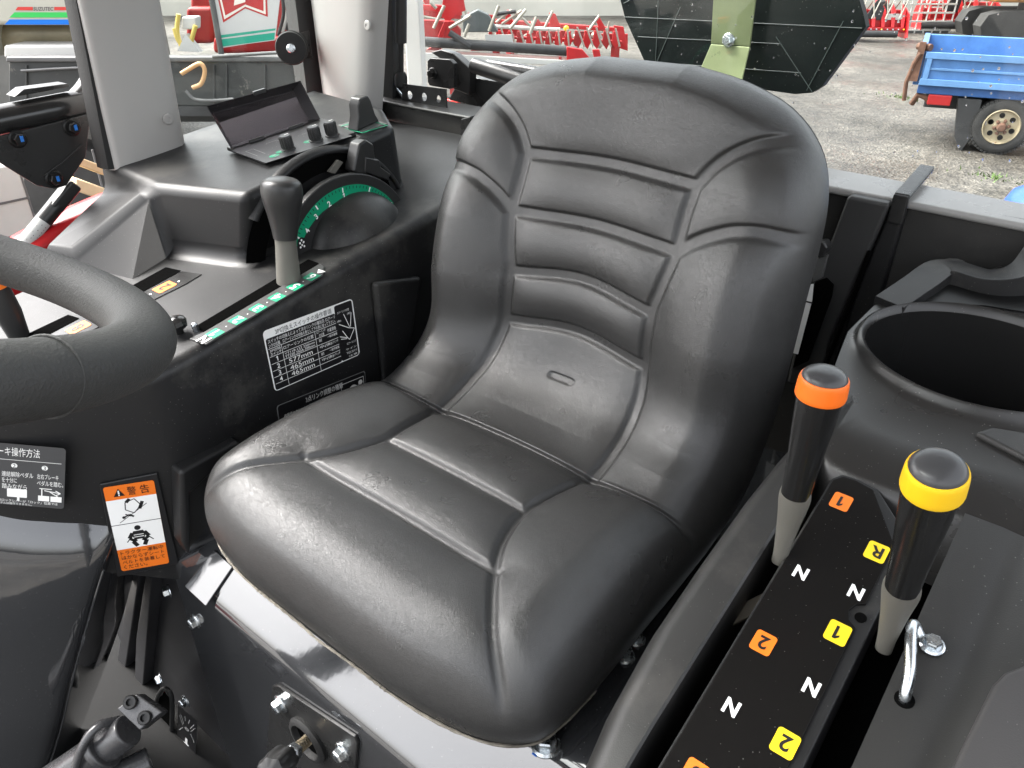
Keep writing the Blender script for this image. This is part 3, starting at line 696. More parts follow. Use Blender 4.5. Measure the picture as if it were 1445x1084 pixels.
# orange tipped lever half hidden by the wheel
b0=t1(20,478);
m0=thing('speed_lever','dark lever with orange tip partly hidden behind steering wheel','lever',tuple(b0))
m=MB();p0,p1=on(28,476,T1O,T1N),on(-6,405,T1O+T1N*.07,T1N);m.tube([p0-V((0,0,.02)),p0,p0.lerp(p1,.5),p1],[.006,.012,.0155,.014],20);m.build('grip',M_knob,m0)
m=MB();m.tube([p1,p1+(p1-p0).normalized()*.012],[.0150,.0150],20);m.build('tip_band',M_orng,m0)
# small black knob at the foot of the gate
p=t1(254,470);kn=thing('detent_knob','small glossy black knob beside the start of the numbered gate','knob',tuple(p))
m=MB();m.lathe([(.005,0),(.006,.006),(.0125,.009),(.0135,.014),(.012,.019),(.006,.022),(.0003,.0225)],p,T1N,10);m.build('knob_head',mat('gloss_knob',(.01,.01,.01),.12),kn,angle=25)
m=MB();q=t1(277,466);m.lathe([(.004,0),(.004,.008),(.0025,.010),(.0003,.0102)],q,T1N,16);m.build('set_screw',M_zinc,kn)
# ---------------------------------------------------------------- shift console at the driver's left
SL=.25;T3N=V((0,-SL,1)).normalized();T3O=V((.4,.5,1.5));EY=V((0,1,SL)).normalized()
def t3(px,py,k=0):return on(px,py,T3O+T3N*k,T3N)
def S(x,y,k=0):return V((x,y,1.5+SL*(y-.5)))+T3N*k
sc2=thing('shift_console','black plastic console with two gear gates and an oval storage well','console',(.42,.55,1.2))
# rail along the seat side
m=MB();rings=[]
for y,dx,dz in ((.14,.036,-.05),(.22,.028,-.02),(.29,.016,-.006),(.35,.006,0),(.42,.0,0),(.5,0,0),(.58,.002,0),(.64,.006,0),(.69,.012,0),(.76,.02,0)):
    x0=.3005+dx;xr=.3405;z=1.5+SL*(y-.5)+dz
    prof=[(x0-.012,-.24),(x0-.010,-.06),(x0-.006,-.03),(x0-.001,-.012),(x0+.006,-.003),(x0+.014,0),(xr-.002,0),(xr,-.002),(xr,-.24)]
    rings.append([V((a,y,z+b)) for a,b in prof])
m.loft(rings,closed=False,cap=False);m.build('side_rail',M_plas2,sc2,angle=40)
# dark tray floor under the slots
m=MB();m.hexa([V((.325,.15,1.28)),V((.475,.15,1.28)),V((.475,.70,1.40)),V((.325,.70,1.40)),V((.325,.15,1.33)),V((.475,.15,1.33)),V((.475,.70,1.47)),V((.325,.70,1.47))]);m.build('gate_well',M_dark,sc2,smooth=False)
m=MB();p=t3(1040,868,-.045);q=t3(1090,835,-.045);m.prism([t3(*k,-.045) for k in [(1000,875),(1105,822),(1108,845),(1003,897)]],-T3N*.004);m.build('link_bar',mat('raw_steel',(.20,.18,.15),.4,metal=.8,wear=(.10,.07,.05),wscale=40),sc2,bevel=.001)
# gate panel and its rim
m=MB();pl=[S(.360,.15),S(.360,.632),S(.366,.640),S(.378,.641),S(.394,.638),S(.430,.588),S(.430,.524),S(.424,.520),S(.421,.512),S(.424,.504),S(.431,.500),S(.434,.15)]
m.prism(pl,-T3N*.003);gp=m.build('gate_panel',mat('gate_panel_gloss',(.0075,.007,.0067),.2,spec=.12,speck=.25,spscale=190,rvar=.04,vscale=9),sc2,bevel=.0008,seg=2)
m=MB();pl=[S(.3575,.15,-.0032),S(.3575,.636,-.0032),S(.364,.645,-.0032),S(.380,.646,-.0032),S(.397,.643,-.0032),S(.4405,.60,-.0032),S(.4405,.15,-.0032)]
m.prism(pl,-T3N*.05);m.build('gate_frame',M_plas,sc2,bevel=.0015)
m=MB();c=S(.4305,.512);m.lathe([(.0046,.0002),(.0046,.0005)],c-T3N*.003,T3N,24);m.build('screw_hole',M_dark,sc2,smooth=False)
# symbols: orange and yellow number patches, white N
LX=V((1,0,0))
def patch(px,py,w,h,mt,ch,nm):
    o=t3(px,py,.0004);F=Frame(o-LX*w/2+EY*h/2,LX,-EY,w,h);F.n=T3N
    g=MB();h_=MB()
    if mt is not None:
        F.rect(g,0,0,1,1,0,0,r=.0026);b=g.build(nm,mt,gp,smooth=False);b['label']=('orange' if mt is M_orng else 'yellow')+' square marked '+ch
        F.text(h_,ch,.2,.2,.8,.82,.0004,rot=2,fit=False,bold=.022);h_.build('digit',M_lblk,b,smooth=False)
    else:F.text(h_,ch,0,0,1,1,0,rot=2,bold=.035);h_.build(nm,M_white,gp,smooth=False)
patch(1187,708,.0165,.019,M_orng,'1','number_patch');patch(1077,907,.0165,.019,M_orng,'2','number_patch');patch(980,1092,.0165,.019,M_orng,'3','number_patch')
patch(1237,779,.0168,.0195,M_yel,'R','number_patch');patch(1182,893,.0168,.0195,M_yel,'1','number_patch');patch(1108,1049,.0168,.0195,M_yel,'2','number_patch')
for px,py in ((1130,808),(1208,836),(1145,970),(1032,998)):patch(px,py,.0108,.0128,None,'N','letter_n')
# right hand body: cross sections in x
def bodyz(x,y):
    z=1.5+SL*(y-.5)
    u=x-.466
    return z+np.interp(u,[0,.03,.045,.075,.13,.3],[0,0,-.003,.010,.030,.04])*np.interp(y,[.55,.72],[1,.35])
m=MB();xs=[.4665,.475,.485,.496,.503,.512,.52,.53,.541,.555,.575,.596,.62,.66,.72];ys=[.12,.2,.3,.4,.48,.54,.6,.65]
rings=[[V((.4665,y,1.30))]+[V((x,y,bodyz(x,y))) for x in xs] for y in ys];m.loft(rings,closed=False,cap=False)
m.build('console_body',M_plas2,sc2,angle=50)
# rear deck round the storage well: ring between an outline and the well ellipse
wc=(.4215,.848);wa,wb=.115,.077
def deckz(x,y):return 1.5+SL*(y-.5)+np.interp(x-.466,[0,.03,.045,.075,.13,.3],[0,0,-.003,.010,.030,.04])*.35*np.interp(y,[.65,.72],[1,.6])
NA=96;m=MB()
def outl(t):
    c,s_=math.cos(t),math.sin(t);dx,dy=c,s_;best=9
    poly=[(.3555,.642),(.4665,.642),(.72,.642),(.72,1.04),(.40,1.04),(.335,.955),(.3,.90),(.292,.84),(.302,.77),(.316,.70),(.330,.655)]
    for i in range(len(poly)):
        x1,y1=poly[i];x2,y2=poly[(i+1)%len(poly)];ex,ey=x2-x1,y2-y1;den=dx*ey-dy*ex
        if abs(den)<1e-9:continue
        k=((x1-wc[0])*ey-(y1-wc[1])*ex)/den;q=((x1-wc[0])*dy-(y1-wc[1])*dx)/den
        if k>0 and -1e-6<=q<=1+1e-6:best=min(best,k)
    return V((wc[0]+dx*best,wc[1]+dy*best,0))
rows=[[] for _ in range(12)]
for j in range(NA):
    t=2*math.pi*j/NA;o=outl(t)
    e=lambda k:V((wc[0]+math.cos(t)*(wa+k),wc[1]+math.sin(t)*(wb+k),0))
    def zz(p,k):return V((p.x,p.y,float(deckz(p.x,p.y))+k))
    lim=(o-V((wc[0],wc[1],0))).length
    e5=e(.0075)
    if (e5-V((wc[0],wc[1],0))).length>lim-.002:e5=o.lerp(e(0),.2)
    rows[0].append(V((o.x,o.y,1.25)));rows[1].append(zz(o,-.008));oi=o.lerp(e5,.08);rows[2].append(zz(oi,0))
    rows[3].append(zz(oi.lerp(e5,.5),0));rows[4].append(zz(oi.lerp(e5,.93),.001));rows[5].append(zz(e(.0058),.005));rows[6].append(zz(e(.0040),.0095));rows[7].append(zz(e(.001),.0115))
    rows[8].append(zz(e(-.0020),.0095));rows[9].append(zz(e(-.0040),.003));rows[10].append(zz(e(-.008),-.09));rows[11].append(zz(e(-.014),-.17))
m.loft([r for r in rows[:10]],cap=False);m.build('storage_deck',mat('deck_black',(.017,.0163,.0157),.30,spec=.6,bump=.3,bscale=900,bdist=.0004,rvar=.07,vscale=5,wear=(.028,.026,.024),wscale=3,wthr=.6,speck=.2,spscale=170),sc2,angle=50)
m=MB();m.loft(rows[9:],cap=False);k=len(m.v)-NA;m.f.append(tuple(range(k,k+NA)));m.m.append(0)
m.build('storage_well',mat('well_shade_black',(.010,.010,.010),.25,spec=.4),sc2,angle=50)  # shade of the depth put into a blacker colour than the deck
# light facet plate on the deck at the far right
m=MB();pl=[S(.447,.742),S(.60,.70),S(.70,.72),S(.70,.80),S(.52,.772),S(.458,.757)];m.prism([p-T3N*.002 for p in pl],T3N*.0085);m.build('deck_facet',M_plas2,sc2,bevel=.004)
# raised panel at the lower right
m=MB();pl=[t3(*p,.03) for p in [(1335,1100),(1398,972),(1415,955),(1470,935),(1700,1000),(1600,1250)]];m.prism(pl,T3N*.008);m.build('raised_panel',mat('warm_plastic',(.036,.034,.034),.5,bump=.35,bscale=900,bdist=.0004,speck=.15,spscale=170),sc2,bevel=.004,seg=4)
# brace from the well to the rear wall
m=MB();path=[t3(1225,462,.012),t3(1262,424,.014),t3(1296,391,.016),t3(1320,386,.018)]
pts=[S(.315,.90,.008),S(.332,.945,.012),S(.345,.982,.014),S(.362,.988,.014),S(.392,.985,.014),S(.415,.992,.02),S(.43,1.01,.03),S(.436,1.045,.04)]
pts=spline(pts,5);rings=[]
for i,p in enumerate(pts):
    t=(pts[min(i+1,len(pts)-1)]-pts[max(i-1,0)]);t.z=0;t.normalize();n=V((-t.y,t.x,0));w=.019
    rings.append([p+n*w-V((0,0,.07)),p+n*w,p-n*w,p-n*w-V((0,0,.07))])
m.loft(rings);m.build('brace',M_plas,sc2,bevel=.006,seg=3)
# flat black plate between brace and well rim; pocket shade put into its colour
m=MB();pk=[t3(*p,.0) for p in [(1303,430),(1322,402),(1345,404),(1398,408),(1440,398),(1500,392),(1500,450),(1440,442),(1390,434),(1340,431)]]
pk=[V((p.x,p.y,float(deckz(p.x,p.y))+.0025)) for p in pk];m.prism(pk,V((0,0,-.002)));m.build('pocket_shade',mat('pocket_shade_black',(.006,.006,.006),.3,spec=.25),sc2,smooth=False)
# chrome hook
p0=t3(1308,905,.004);p1=t3(1276,985,.0)
hk=thing('wire_hook','bent zinc wire hook bolted on the shift console','hook',tuple(p0))
m=MB();mid=[p0+T3N*.003-LX*.006,p0+T3N*.010-LX*.012+EY*.002,p0.lerp(p1,.25)+T3N*.014-LX*.010,p0.lerp(p1,.7)+T3N*.012-LX*.003,p1+T3N*.004,p1-T3N*.012];m.tube(spline(mid,8),.0042,14)
m.build('wire',M_zinc,hk)
hexbolt('bolt',p0+LX*.004-T3N*.002,T3N,.0062,hk,BOLTM)
m=MB();m.lathe([(.007,.0),(.007,.0004)],p1-T3N*.0+LX*.0005-EY*.001,T3N,20);m.build('hook_hole',M_dark,hk,smooth=False)
# the two range levers
M_dome=mat('grey_dome',(.040,.040,.042),.30,rvar=.05,vscale=30)
M_bandy=mat('yellow_band',(.82,.50,.012),.4);M_bando=mat('orange_band',(.88,.16,.012),.4)
def knoblever(name,label,base,top,band,grp):
    L=(V(top)-V(base)).length
    return lever(name,label,base,top,[
     ('boot',M_boot,[(.0062,0),(.0068,.08),(.0098,.24),(.0128,.36),(.0116,.42)],1.0,.72),
     ('grip',mat('lever_black',(.010,.010,.010),.24,rvar=.05,vscale=20),[(.0116,.39),(.0120,.46),(.0136,.60),(.0158,.76),(.0171,.868)],1,1),
     ('colour_band',band,[(.0169,.862),(.0184,.868),(.0187,.888),(.0178,.945),(.0150,.95)],1,1),
     ('dome',M_dome,[(.0169,.943),(.0161,.957),(.0134,.971),(.0085,.981),(.0035,.985),(.0003,.9855)],1,1)],grp)
o0=t3(1100,782);o1=at(1168,516,'x',.357)
y0=t3(1250,905,.0);y1=at(1329,644,'x',.4525)
knoblever('range_lever','lever with grey boot, black grip and orange band below its dome',o0-T3N*.012,o1,M_bando,'range levers of the shift console')
knoblever('range_lever','lever with grey boot, black grip and yellow band below its dome',y0-T3N*.012,y1,M_bandy,'range levers of the shift console')
# ---------------------------------------------------------------- steering wheel
M_wheel=mat('wheel_foam',(.033,.033,.032),.60,bump=.8,bscale=520,bdist=.0008,var=.18,vscale=14)
wc_=V((-.0185,.0173,1.8457));tilt=.4528
sw=thing('steering_wheel','thick grained black steering wheel rim in front of the side console','steering wheel',tuple(wc_))
wx=V((1,0,0));wy=V((0,math.cos(tilt),-math.sin(tilt)));wn_=wx.cross(wy)
m=MB();rings=[]
for i in range(161):
    a=2*math.pi*i/160;c=wc_+(wx*math.cos(a)+wy*math.sin(a))*.1964;rd=(wx*math.cos(a)+wy*math.sin(a));row=[]
    for j in range(36):
        b=2*math.pi*j/36;r=.0176+.0006*math.cos(2*b)
        # moulding line along the underside of the rim
        r-=.0006*math.exp(-((b-4.35)/.05)**2)
        row.append(c+rd*math.cos(b)*r+wn_*math.sin(b)*r)
    rings.append(row)
m.loft(rings,cap=False);m.build('wheel_rim',M_wheel,sw,angle=80)
# joint bead across the rim
m=MB();a=1.22
cands=[]
for k in range(400):
    aa=2*math.pi*k/400;q=wc_+(wx*math.cos(aa)+wy*math.sin(aa))*.1964-CAM
    d=q.dot(_w)
    if d>.05:cands.append((abs(CX+FPX*q.dot(_r)/d-62)+abs(CY-FPX*q.dot(_u)/d-532),aa))
a=min(cands)[1]
c=wc_+(wx*math.cos(a)+wy*math.sin(a))*.1964;rd=wx*math.cos(a)+wy*math.sin(a)
m.tube([c+rd*math.cos(b)*.0176+wn_*math.sin(b)*.0176 for b in [2*math.pi*j/48 for j in range(48)]],.0008,8,closed=True);m.build('rim_joint',M_wheel,sw)
m=MB()
for t in (R_(90),R_(210),R_(330)):
    t=t+R_(180);m.tube([wc_+(wx*math.cos(t)+wy*math.sin(t))*.19,wc_+(wx*math.cos(t)+wy*math.sin(t))*.10-wn_*.02,wc_+(wx*math.cos(t)+wy*math.sin(t))*.03-wn_*.05],[.009,.009,.012],12)
    m.build('spoke',M_metal,sw);m=MB()
m.lathe([(.045,-.06),(.055,-.04),(.05,-.022),(.0003,-.018)],wc_,wn_,28);m.build('hub',M_knob,sw)
# ---------------------------------------------------------------- rear wall, sills, window frame
def yr(px,py,y=1.05):return at(px,py,'y',y)
rw=thing('rear_wall','black panelled cab wall behind the seat, below rear window','wall',(0,1.06,1.2))
zl=1.690
m=MB()
m.prism([V((-.80,1.05,.85)),V((.85,1.05,.85)),V((.85,1.05,1.678)),V((.30,1.05,1.684)),V((-.4,1.05,zl)),V((-.80,1.05,zl+.004))],V((0,.05,0)));m.build('wall_panel',M_plas2,rw,bevel=.006)
# left sill, black
m=MB();m.prism([V((-.80,1.044,1.690)),V((-.455,1.044,1.687)),V((-.455,1.115,1.690)),V((-.80,1.115,1.693))],V((0,0,.006)));m.build('sill',M_plas2,rw,bevel=.0028)
m=MB();c=[yr(*p,1.043) for p in [(650,168),(664,164),(662,215),(646,218)]];m.prism(c,V((0,.012,0)));m.build('sill_bracket',M_metal,rw,bevel=.002)
# right sill: sky reflection put into a paler grey colour
M_sill=mat('sky_pale_sill',(.24,.235,.228),.28,bump=.2,bscale=500,bdist=.0004,speck=.3,rvar=.06,vscale=9)
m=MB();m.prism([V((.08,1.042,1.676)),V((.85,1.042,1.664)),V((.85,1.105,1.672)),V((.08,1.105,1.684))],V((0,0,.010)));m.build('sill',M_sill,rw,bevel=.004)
# vertical rib and its cap
m=MB();c=[yr(*p,1.035) for p in [(1255,296),(1277,300),(1228,470),(1190,560),(1160,560),(1212,400)]];m.prism(c,V((0,.03,0)));m.build('rib',M_plas,rw,bevel=.004)
m=MB();c0=at(1256,296,'y',1.034);c1=at(1278,300,'y',1.034);u=V((0,.10,.016));z=V((0,0,.007))
for c in (c0,c1):c.z=1.686
m.hexa([c0,c1,c1+u,c0+u,c0+z,c1+z,c1+u+z,c0+u+z]);d=V((0,-.004,-.03));m.hexa([c0+d,c1+d,c1+V((0,.004,-.03)),c0+V((0,.004,-.03)),c0+z*.99+V((0,-.004,0)),c1+z*.99+V((0,-.004,0)),c1+V((0,.004,0)),c0+V((0,.004,0))]);m.build('rib_cap',M_metal,rw,bevel=.002)
m=MB();c=[yr(*p,1.026) for p in [(1196,276),(1256,288),(1241,322),(1210,388),(1172,480),(1155,560),(1110,540),(1140,395),(1168,350)]];m.prism(c,V((0,.03,0)));m.build('slanted_panel',mat('grained_panel',(.030,.030,.030),.5,bump=.6,bscale=700,bdist=.0006),rw,bevel=.005)
m=MB();pth=[yr(*p,1.0255) for p in [(1166,512),(1182,470),(1205,415),(1228,355)]];
for i in range(3):pass
m.tube([p for p in pth],.0035,8);m.build('panel_groove',M_dark,rw)
m=MB();c=[yr(*p,1.024) for p in [(1150,398),(1166,392),(1176,402),(1174,418),(1140,510),(1118,520)]];m.prism(c,V((0,.003,0)));m.build('recess_shade',M_dark,rw,bevel=.004)  # raised black plate, the recess's shade put into its colour
m=MB();c=[yr(*p,1.0225) for p in [(1138,402),(1148,401),(1146,424),(1126,500),(1112,497)]];m.prism(c,V((0,.001,0)));rl=m.build('white_label',M_white,rw,smooth=False)
m=MB();c=[yr(*p,1.0222) for p in [(1135,424),(1147,427),(1147,429),(1135,426)]];m.prism(c,V((0,.0002,0)));m.build('label_line',M_lblk,rl,smooth=False)
# seat belt tongue between seat and wall
bt=thing('belt_buckle','dark seat belt buckle wedged between seat and rear wall','seat belt',tuple(yr(1160,355,1.0)))
m=MB();c=[at(*p,'y',.99) for p in [(1146,344),(1162,341),(1168,350),(1163,362),(1146,366)]];m.prism(c,V((0,.02,0)));m.build('buckle_body',M_knob,bt,bevel=.003)
m=MB();c=[at(*p,'y',1.0) for p in [(1150,366),(1168,360),(1160,392),(1146,398)]];m.prism(c,V((0,.006,0)));m.build('tongue',mat('belt_grey',(.09,.09,.088),.4),bt,bevel=.001)
b2=thing('belt_retractor','grey folded belt end lying behind the storage well brace','seat belt',tuple(yr(1340,380,1.03)))
m=MB();rings=[];c0=yr(1318,386,1.03);c1=yr(1366,380,1.03)
m.tube(spline([c0,c0.lerp(c1,.4)+V((0,0,.006)),c0.lerp(c1,.75)+V((0,0,.004)),c1],6),[.004,.006,.008,.009,.010,.011,.011,.011,.010,.010,.010,.009,.009,.008,.007,.007,.006,.006,.005],14);m.build('belt_fold',mat('belt_cloth',(.07,.07,.068),.8,bump=.5,bscale=300),b2)
# ---------------------------------------------------------------- pillars
M_pil=mat('warm_grey_cover',(.35,.340,.327),.55,bump=.12,bscale=500,bdist=.0004,rvar=.05,vscale=4,speck=.0)
def screwcap(p,n,parent):
    m=MB();m.lathe([(.0085,0),(.0085,.0015),(.0070,.003),(.0035,.0032),(.003,.0022),(.0003,.0022)],p,n,24);return m.build('screw_cap',M_pil,parent)
p1=thing('cab_pillar','warm grey covered cab pillar standing between the side windows','pillar',(-.74,.585,1.66))
m=MB();rings=[]
for z,dy in ((1.640,0),(1.655,0),(1.75,.004),(1.9,.012),(2.1,.026),(2.35,.05),(2.56,.08)):
    prof=[(-.742,.524),(-.712,.524),(-.705,.526),(-.7015,.532),(-.699,.56),(-.6985,.59),(-.6995,.622),(-.702,.634),(-.709,.642),(-.72,.645),(-.742,.645)]
    rings.append([V((x-.10*(z-1.65)*.2,y+dy,z)) for x,y in prof])
m.loft(rings);m.build('pillar_cover',M_pil,p1,angle=50)
screwcap(at(237,168,'x',-.6995),V((1,0,0)),p1)
m=MB();rings=[[V((x-.02*(z-1.65),y+(z-1.65)*.08,z)) for x,y in ((-.742,.512),(-.722,.512),(-.713,.515),(-.711,.524),(-.742,.524))] for z in (1.665,1.9,2.2,2.56)];m.loft(rings);m.build('door_seal',M_rub,p1,angle=40)
p2=thing('cab_pillar','warm grey covered cab pillar in the rear corner next to gas strut','pillar',(-.72,1.03,1.69))
m=MB();bt_,tp_=[(-.812,1.0),(-.632,1.0)],None
def P2(px,py,y):return at(px,py,'y',y)
rings=[]
for z in (1.66,1.70,1.80,1.9,2.2,2.55):
    k=(z-1.69)/.1;xl=-.815-.0015*k;xr=-.672+.021*k
    rings.append([V((xl-.02,1.04,z)),V((xl,1.008,z)),V((xl+.02,1.0,z)),V((xl+.05,.997,z)),V((xr-.04,.998,z)),V((xr-.014,1.003,z)),V((xr-.004,1.012,z)),V((xr,1.035,z)),V((xr-.03,1.045,z))])
m.loft(rings);m.build('pillar_cover',M_pil,p2,angle=50)
screwcap(at(519,36,'y',.997),V((0,-1,0)),p2)
m=MB();rings=[[V((x,y,z)) for x,y in ((-.875,.99),(-.835,.985),(-.835,1.05),(-.875,1.05))] for z in (1.60,2.0,2.55)];m.loft(rings);m.build('window_seal',mat('seal_grey',(.045,.044,.044),.35,rvar=.1,vscale=12,wear=(.12,.11,.10),wscale=9,wthr=.58),p2,smooth=False)
m=MB();rings=[]
for py in (150,60,-120,-420):
    q0,q1=at(540-(py<0)*.02*(-py),py,'y',1.07),at(556-(py<0)*.02*(-py),py,'y',1.07)
    rings.append([q0,V((q1.x,1.066,q0.z)),V((q1.x-.01,1.10,q0.z)),V((q0.x,1.10,q0.z))])
m.loft(rings);m.build('frame_post',M_rub,p2,angle=30)
# round rubber stop on the side window
rs=thing('window_stop','black round rubber window stop with silver bolt beside the corner pillar','stopper',tuple(at(410,68,'x',-.80)))
o=at(411,68,'x',-.79);ax=V((.74,-.66,.08)).normalized();m=MB()
m.lathe([(a*1.28,b_*1.1) for a,b_ in ((.010,-.03),(.021,-.028),(.023,-.022),(.019,-.019),(.019,-.015),(.023,-.012),(.023,-.006),(.019,-.003),(.019,.0),(.022,.002),(.021,.006),(.012,.007))],o,ax,40);m.build('rubber_disc',M_rub,rs,angle=30)
hexbolt('bolt',o+ax*.007,ax,.0055,rs,BOLTM)
m=MB();m.prism([o-ax*.02+V((0,.0,.02)),o-ax*.02+V((-.01,.05,.025)),o-ax*.02+V((-.01,.05,-.025)),o-ax*.02+V((0,0,-.02))],-ax*.004);m.build('stop_bracket',M_metal,rs,bevel=.001)
# gas strut beside the corner pillar
gs=thing('gas_strut','black upright gas strut on a bent bracket at the corner of rear window','gas strut',tuple(at(566,125,'y',1.10)))
q0=at(566,108,'y',1.075);q1=at(566,0,'y',1.075);dd=(q1-q0).normalized();m=MB();m.cyl(q0+dd*.06,q0+dd*.5,.0105,.0105,24);m.build('strut_body',M_knob,gs)
m=MB();m.cyl(q0,q0+dd*.065,.005,.005,16);m.build('strut_rod',M_metal,gs)
m=MB();m.lathe([(.009,-.012),(.012,-.008),(.012,.008),(.008,.016)],q0-dd*.008,dd,20);m.build('ball_socket',M_rub,gs)
m=MB();c=[at(*p,'y',1.085) for p in [(546,97),(552,92),(574,142),(570,150),(545,128)]];m.prism(c,V((0,.004,0)));m.build('strut_bracket',M_metal,gs,bevel=.001)
m=MB();a=[at(*p,'y',1.082) for p in [(547,97),(556,120),(568,136),(573,148)]];m.tube(spline(a,5),.003,10);m.build('stay_wire',M_zinc,gs)
# perforated bracket on the sill
def holed_plate(m,F,cells,thick):
    "row of cells (u0,u1,hole radius or 0) across frame F, real holes"
    N=32
    for u0,u1,r in cells:
        cu=(u0+u1)/2
        def sq(t):
            c,s=math.cos(t),math.sin(t);k=min((u1-u0)/2/max(abs(c),1e-6),.5/max(abs(s),1e-6));
            hw=(u1-u0)/2*F.w;hh=.5*F.h;k=min(hw/max(abs(c),1e-6),hh/max(abs(s),1e-6));return (cu+c*k/F.w,.5+s*k/F.h)
        base=math.atan2(F.h/2,(u1-u0)/2*F.w)
        T=sorted([2*math.pi*j/N for j in range(N)]+[base,math.pi-base,math.pi+base,2*math.pi-base])
        ring=[[F.p(*sq(t),0) for t in T],[F.p(cu+r*math.cos(t)/F.w,.5+r*math.sin(t)/F.h,0) for t in T],[F.p(cu+r*math.cos(t)/F.w,.5+r*math.sin(t)/F.h,-thick) for t in T],[F.p(*sq(t),-thick) for t in T]]
        ring.append(ring[0]);n=len(T)
        m.loft(ring,cap=False)
hb=thing('perforated_bracket','black steel bracket plate with three round holes on the window sill','bracket',tuple(at(600,150,'y',1.08)))
F=Frame.corners(at(566,118,'y',1.07),at(629,126,'y',1.07),at(568,147,'y',1.07));m=MB();holed_plate(m,F,[(0,.36,.0075),(.36,.66,.0075),(.66,1,.0065)],.003);m.build('bracket_plate',M_metal,hb,angle=30)
m=MB();m.prism([F.p(0,1),F.p(1,1),F.p(1,1)+V((0,.05,0)),F.p(0,1)+V((0,.05,0))],V((0,0,-.003)));m.build('bracket_foot',M_metal,hb,smooth=False)
# latch arm of the rear window
la=thing('window_latch','black window latch arm with round bar and bolted plate','latch',tuple(at(640,120,'y',1.2)))
m=MB();c=[at(*p,'y',1.15) for p in [(603,86),(607,82),(634,84),(640,90),(640,124),(634,126),(606,121),(603,116)]];m.prism(c,V((0,.012,0)));m.build('latch_plate',M_metal,la,bevel=.0015)
hexbolt('bolt',at(611,104,'y',1.149),V((0,-1,0)),.008,la,[M_dkbolt,M_bluem])
m=MB();c=[at(*p,'y',1.17) for p in [(607,74),(622,70),(640,76),(664,98),(661,134),(640,126),(636,92)]];m.prism(c,V((0,.02,0)));m.build('latch_wedge',M_metal,la,bevel=.002)
m=MB();m.cyl(at(668,92,'y',1.18),at(742,116,'y',1.18),.0145,.0145,24);m.build('grip_bar',M_knob,la,bevel=.002)
m=MB();c=[at(*p,'y',1.19) for p in [(650,106),(740,122),(740,170),(632,141)]];m.prism(c,V((0,.02,0)));m.build('lower_arm',M_metal,la,bevel=.003)
m=MB();m.tube([at(690,92,'y',1.19),at(760,104,'y',1.19),at(860,116,'y',1.19)],.012,16);m.build('arm_tube',M_metal,la)
# red reflector seen past the sill
rf=thing('red_reflector','small red rear reflector just past the window sill','reflector',tuple(at(640,148,'y',1.3)))
F=Frame.corners(at(628,140,'y',1.3),at(646,143,'y',1.3),at(628,152,'y',1.3));m=MB();m.prism([F.p(0,0),F.p(1,0),F.p(1,1),F.p(0,1)],V((0,.01,0)));m.build('lens',mat('red_lens',(.7,.02,.015),.2),rf,bevel=.001)
m=MB();m.prism([F.p(-.15,-.2,-.011),F.p(1.15,-.2,-.011),F.p(1.15,1.2,-.011),F.p(-.15,1.2,-.011)],V((0,.01,0)));m.build('reflector_back',M_rub,rf)
# ---------------------------------------------------------------- right side door bar and strut (outside the left edge of the block)
M_tube=mat('black_tube',(.014,.014,.014),.22,rvar=.06,vscale=20,coat=.2)
db=thing('door_hinge_bar','thick black tube with a bolted gusset plate beyond the side console','hinge bar',tuple(at(125,150,'x',-.80)))
X_=-.80
m=MB();p0,p1_=at(-60,183,'x',X_),at(122,146,'x',X_);m.cyl(p0,p1_,.0215,.0215,32);m.build('hinge_tube',M_tube,db)
m=MB();c=[at(*p,'x',X_+.01) for p in [(20,137),(34,126),(95,118),(100,122),(60,130)]];m.prism(c,V((-.03,0,0)));m.build('tube_rib',M_metal,db,bevel=.001)
m=MB();m.tube(spline([at(105,150,'x',X_),at(122,132,'x',X_-.005),at(140,108,'x',X_-.01),at(160,112,'x',X_-.03)],5),.019,16);m.build('tube_elbow',M_tube,db)
m=MB();c=[at(*p,'x',X_+.022) for p in [(-30,200),(128,160),(121,222),(94,262),(78,267),(52,262),(0,230),(-30,212)]];m.prism(c,V((-.006,0,0)));m.build('gusset_plate',M_metal,db,bevel=.0015)
m=MB();m.tube([at(*p,'x',X_+.0225) for p in [(62,248),(90,228),(116,204)]],.0016,8);m.build('gusset_fold',M_metal,db)
for px,py in ((25,196),(101,180),(76,252)):hexbolt('bolt',at(px,py,'x',X_+.022),V((1,0,0)),.0088,db,[M_dkbolt,mat('blue_mark',(.02,.16,.55),.4)],mark=True)
gs2=thing('gas_strut','slanting black gas strut with a white printed sticker','gas strut',tuple(at(90,268,'x',X_)))
g0,g1=at(97,268,'x',X_+.012),at(30,350,'x',X_+.012);gd=(g1-g0).normalized()
m=MB();m.cyl(g0+gd*.03,g1+gd*.2,.0125,.0125,24);m.build('strut_body',M_knob,gs2)
m=MB();m.box(g0+gd*.012,(.024,.020,.05),gd.to_track_quat('Z','Y').to_matrix());m.build('strut_end',M_knob,gs2,bevel=.004)
m=MB();sp0=g0+gd*.062
z_=gd;x_=(CAM-sp0);x_=(x_-z_*x_.dot(z_)).normalized();y_=z_.cross(x_);rings=[]
rings=[[sp0+gd*h+(x_*math.cos(a)+y_*math.sin(a))*.0128 for a in [R_(-62+124*j/14) for j in range(15)]] for h in (0,.09)]
m.loft(rings,cap=False,closed=False);st=m.build('sticker',mat('sticker_grey',(.55,.55,.53),.4),gs2)
m=MB()
for k in range(14):
    h=.006+k*.005;a0_,a1_=R_(-40),R_(-40+random.uniform(30,75))
    vs=[sp0+gd*hh+(x_*math.cos(a)+y_*math.sin(a))*.0130 for hh,a in ((h,a0_),(h,a1_),(h+.0016,a1_),(h+.0016,a0_))];m.face(vs)
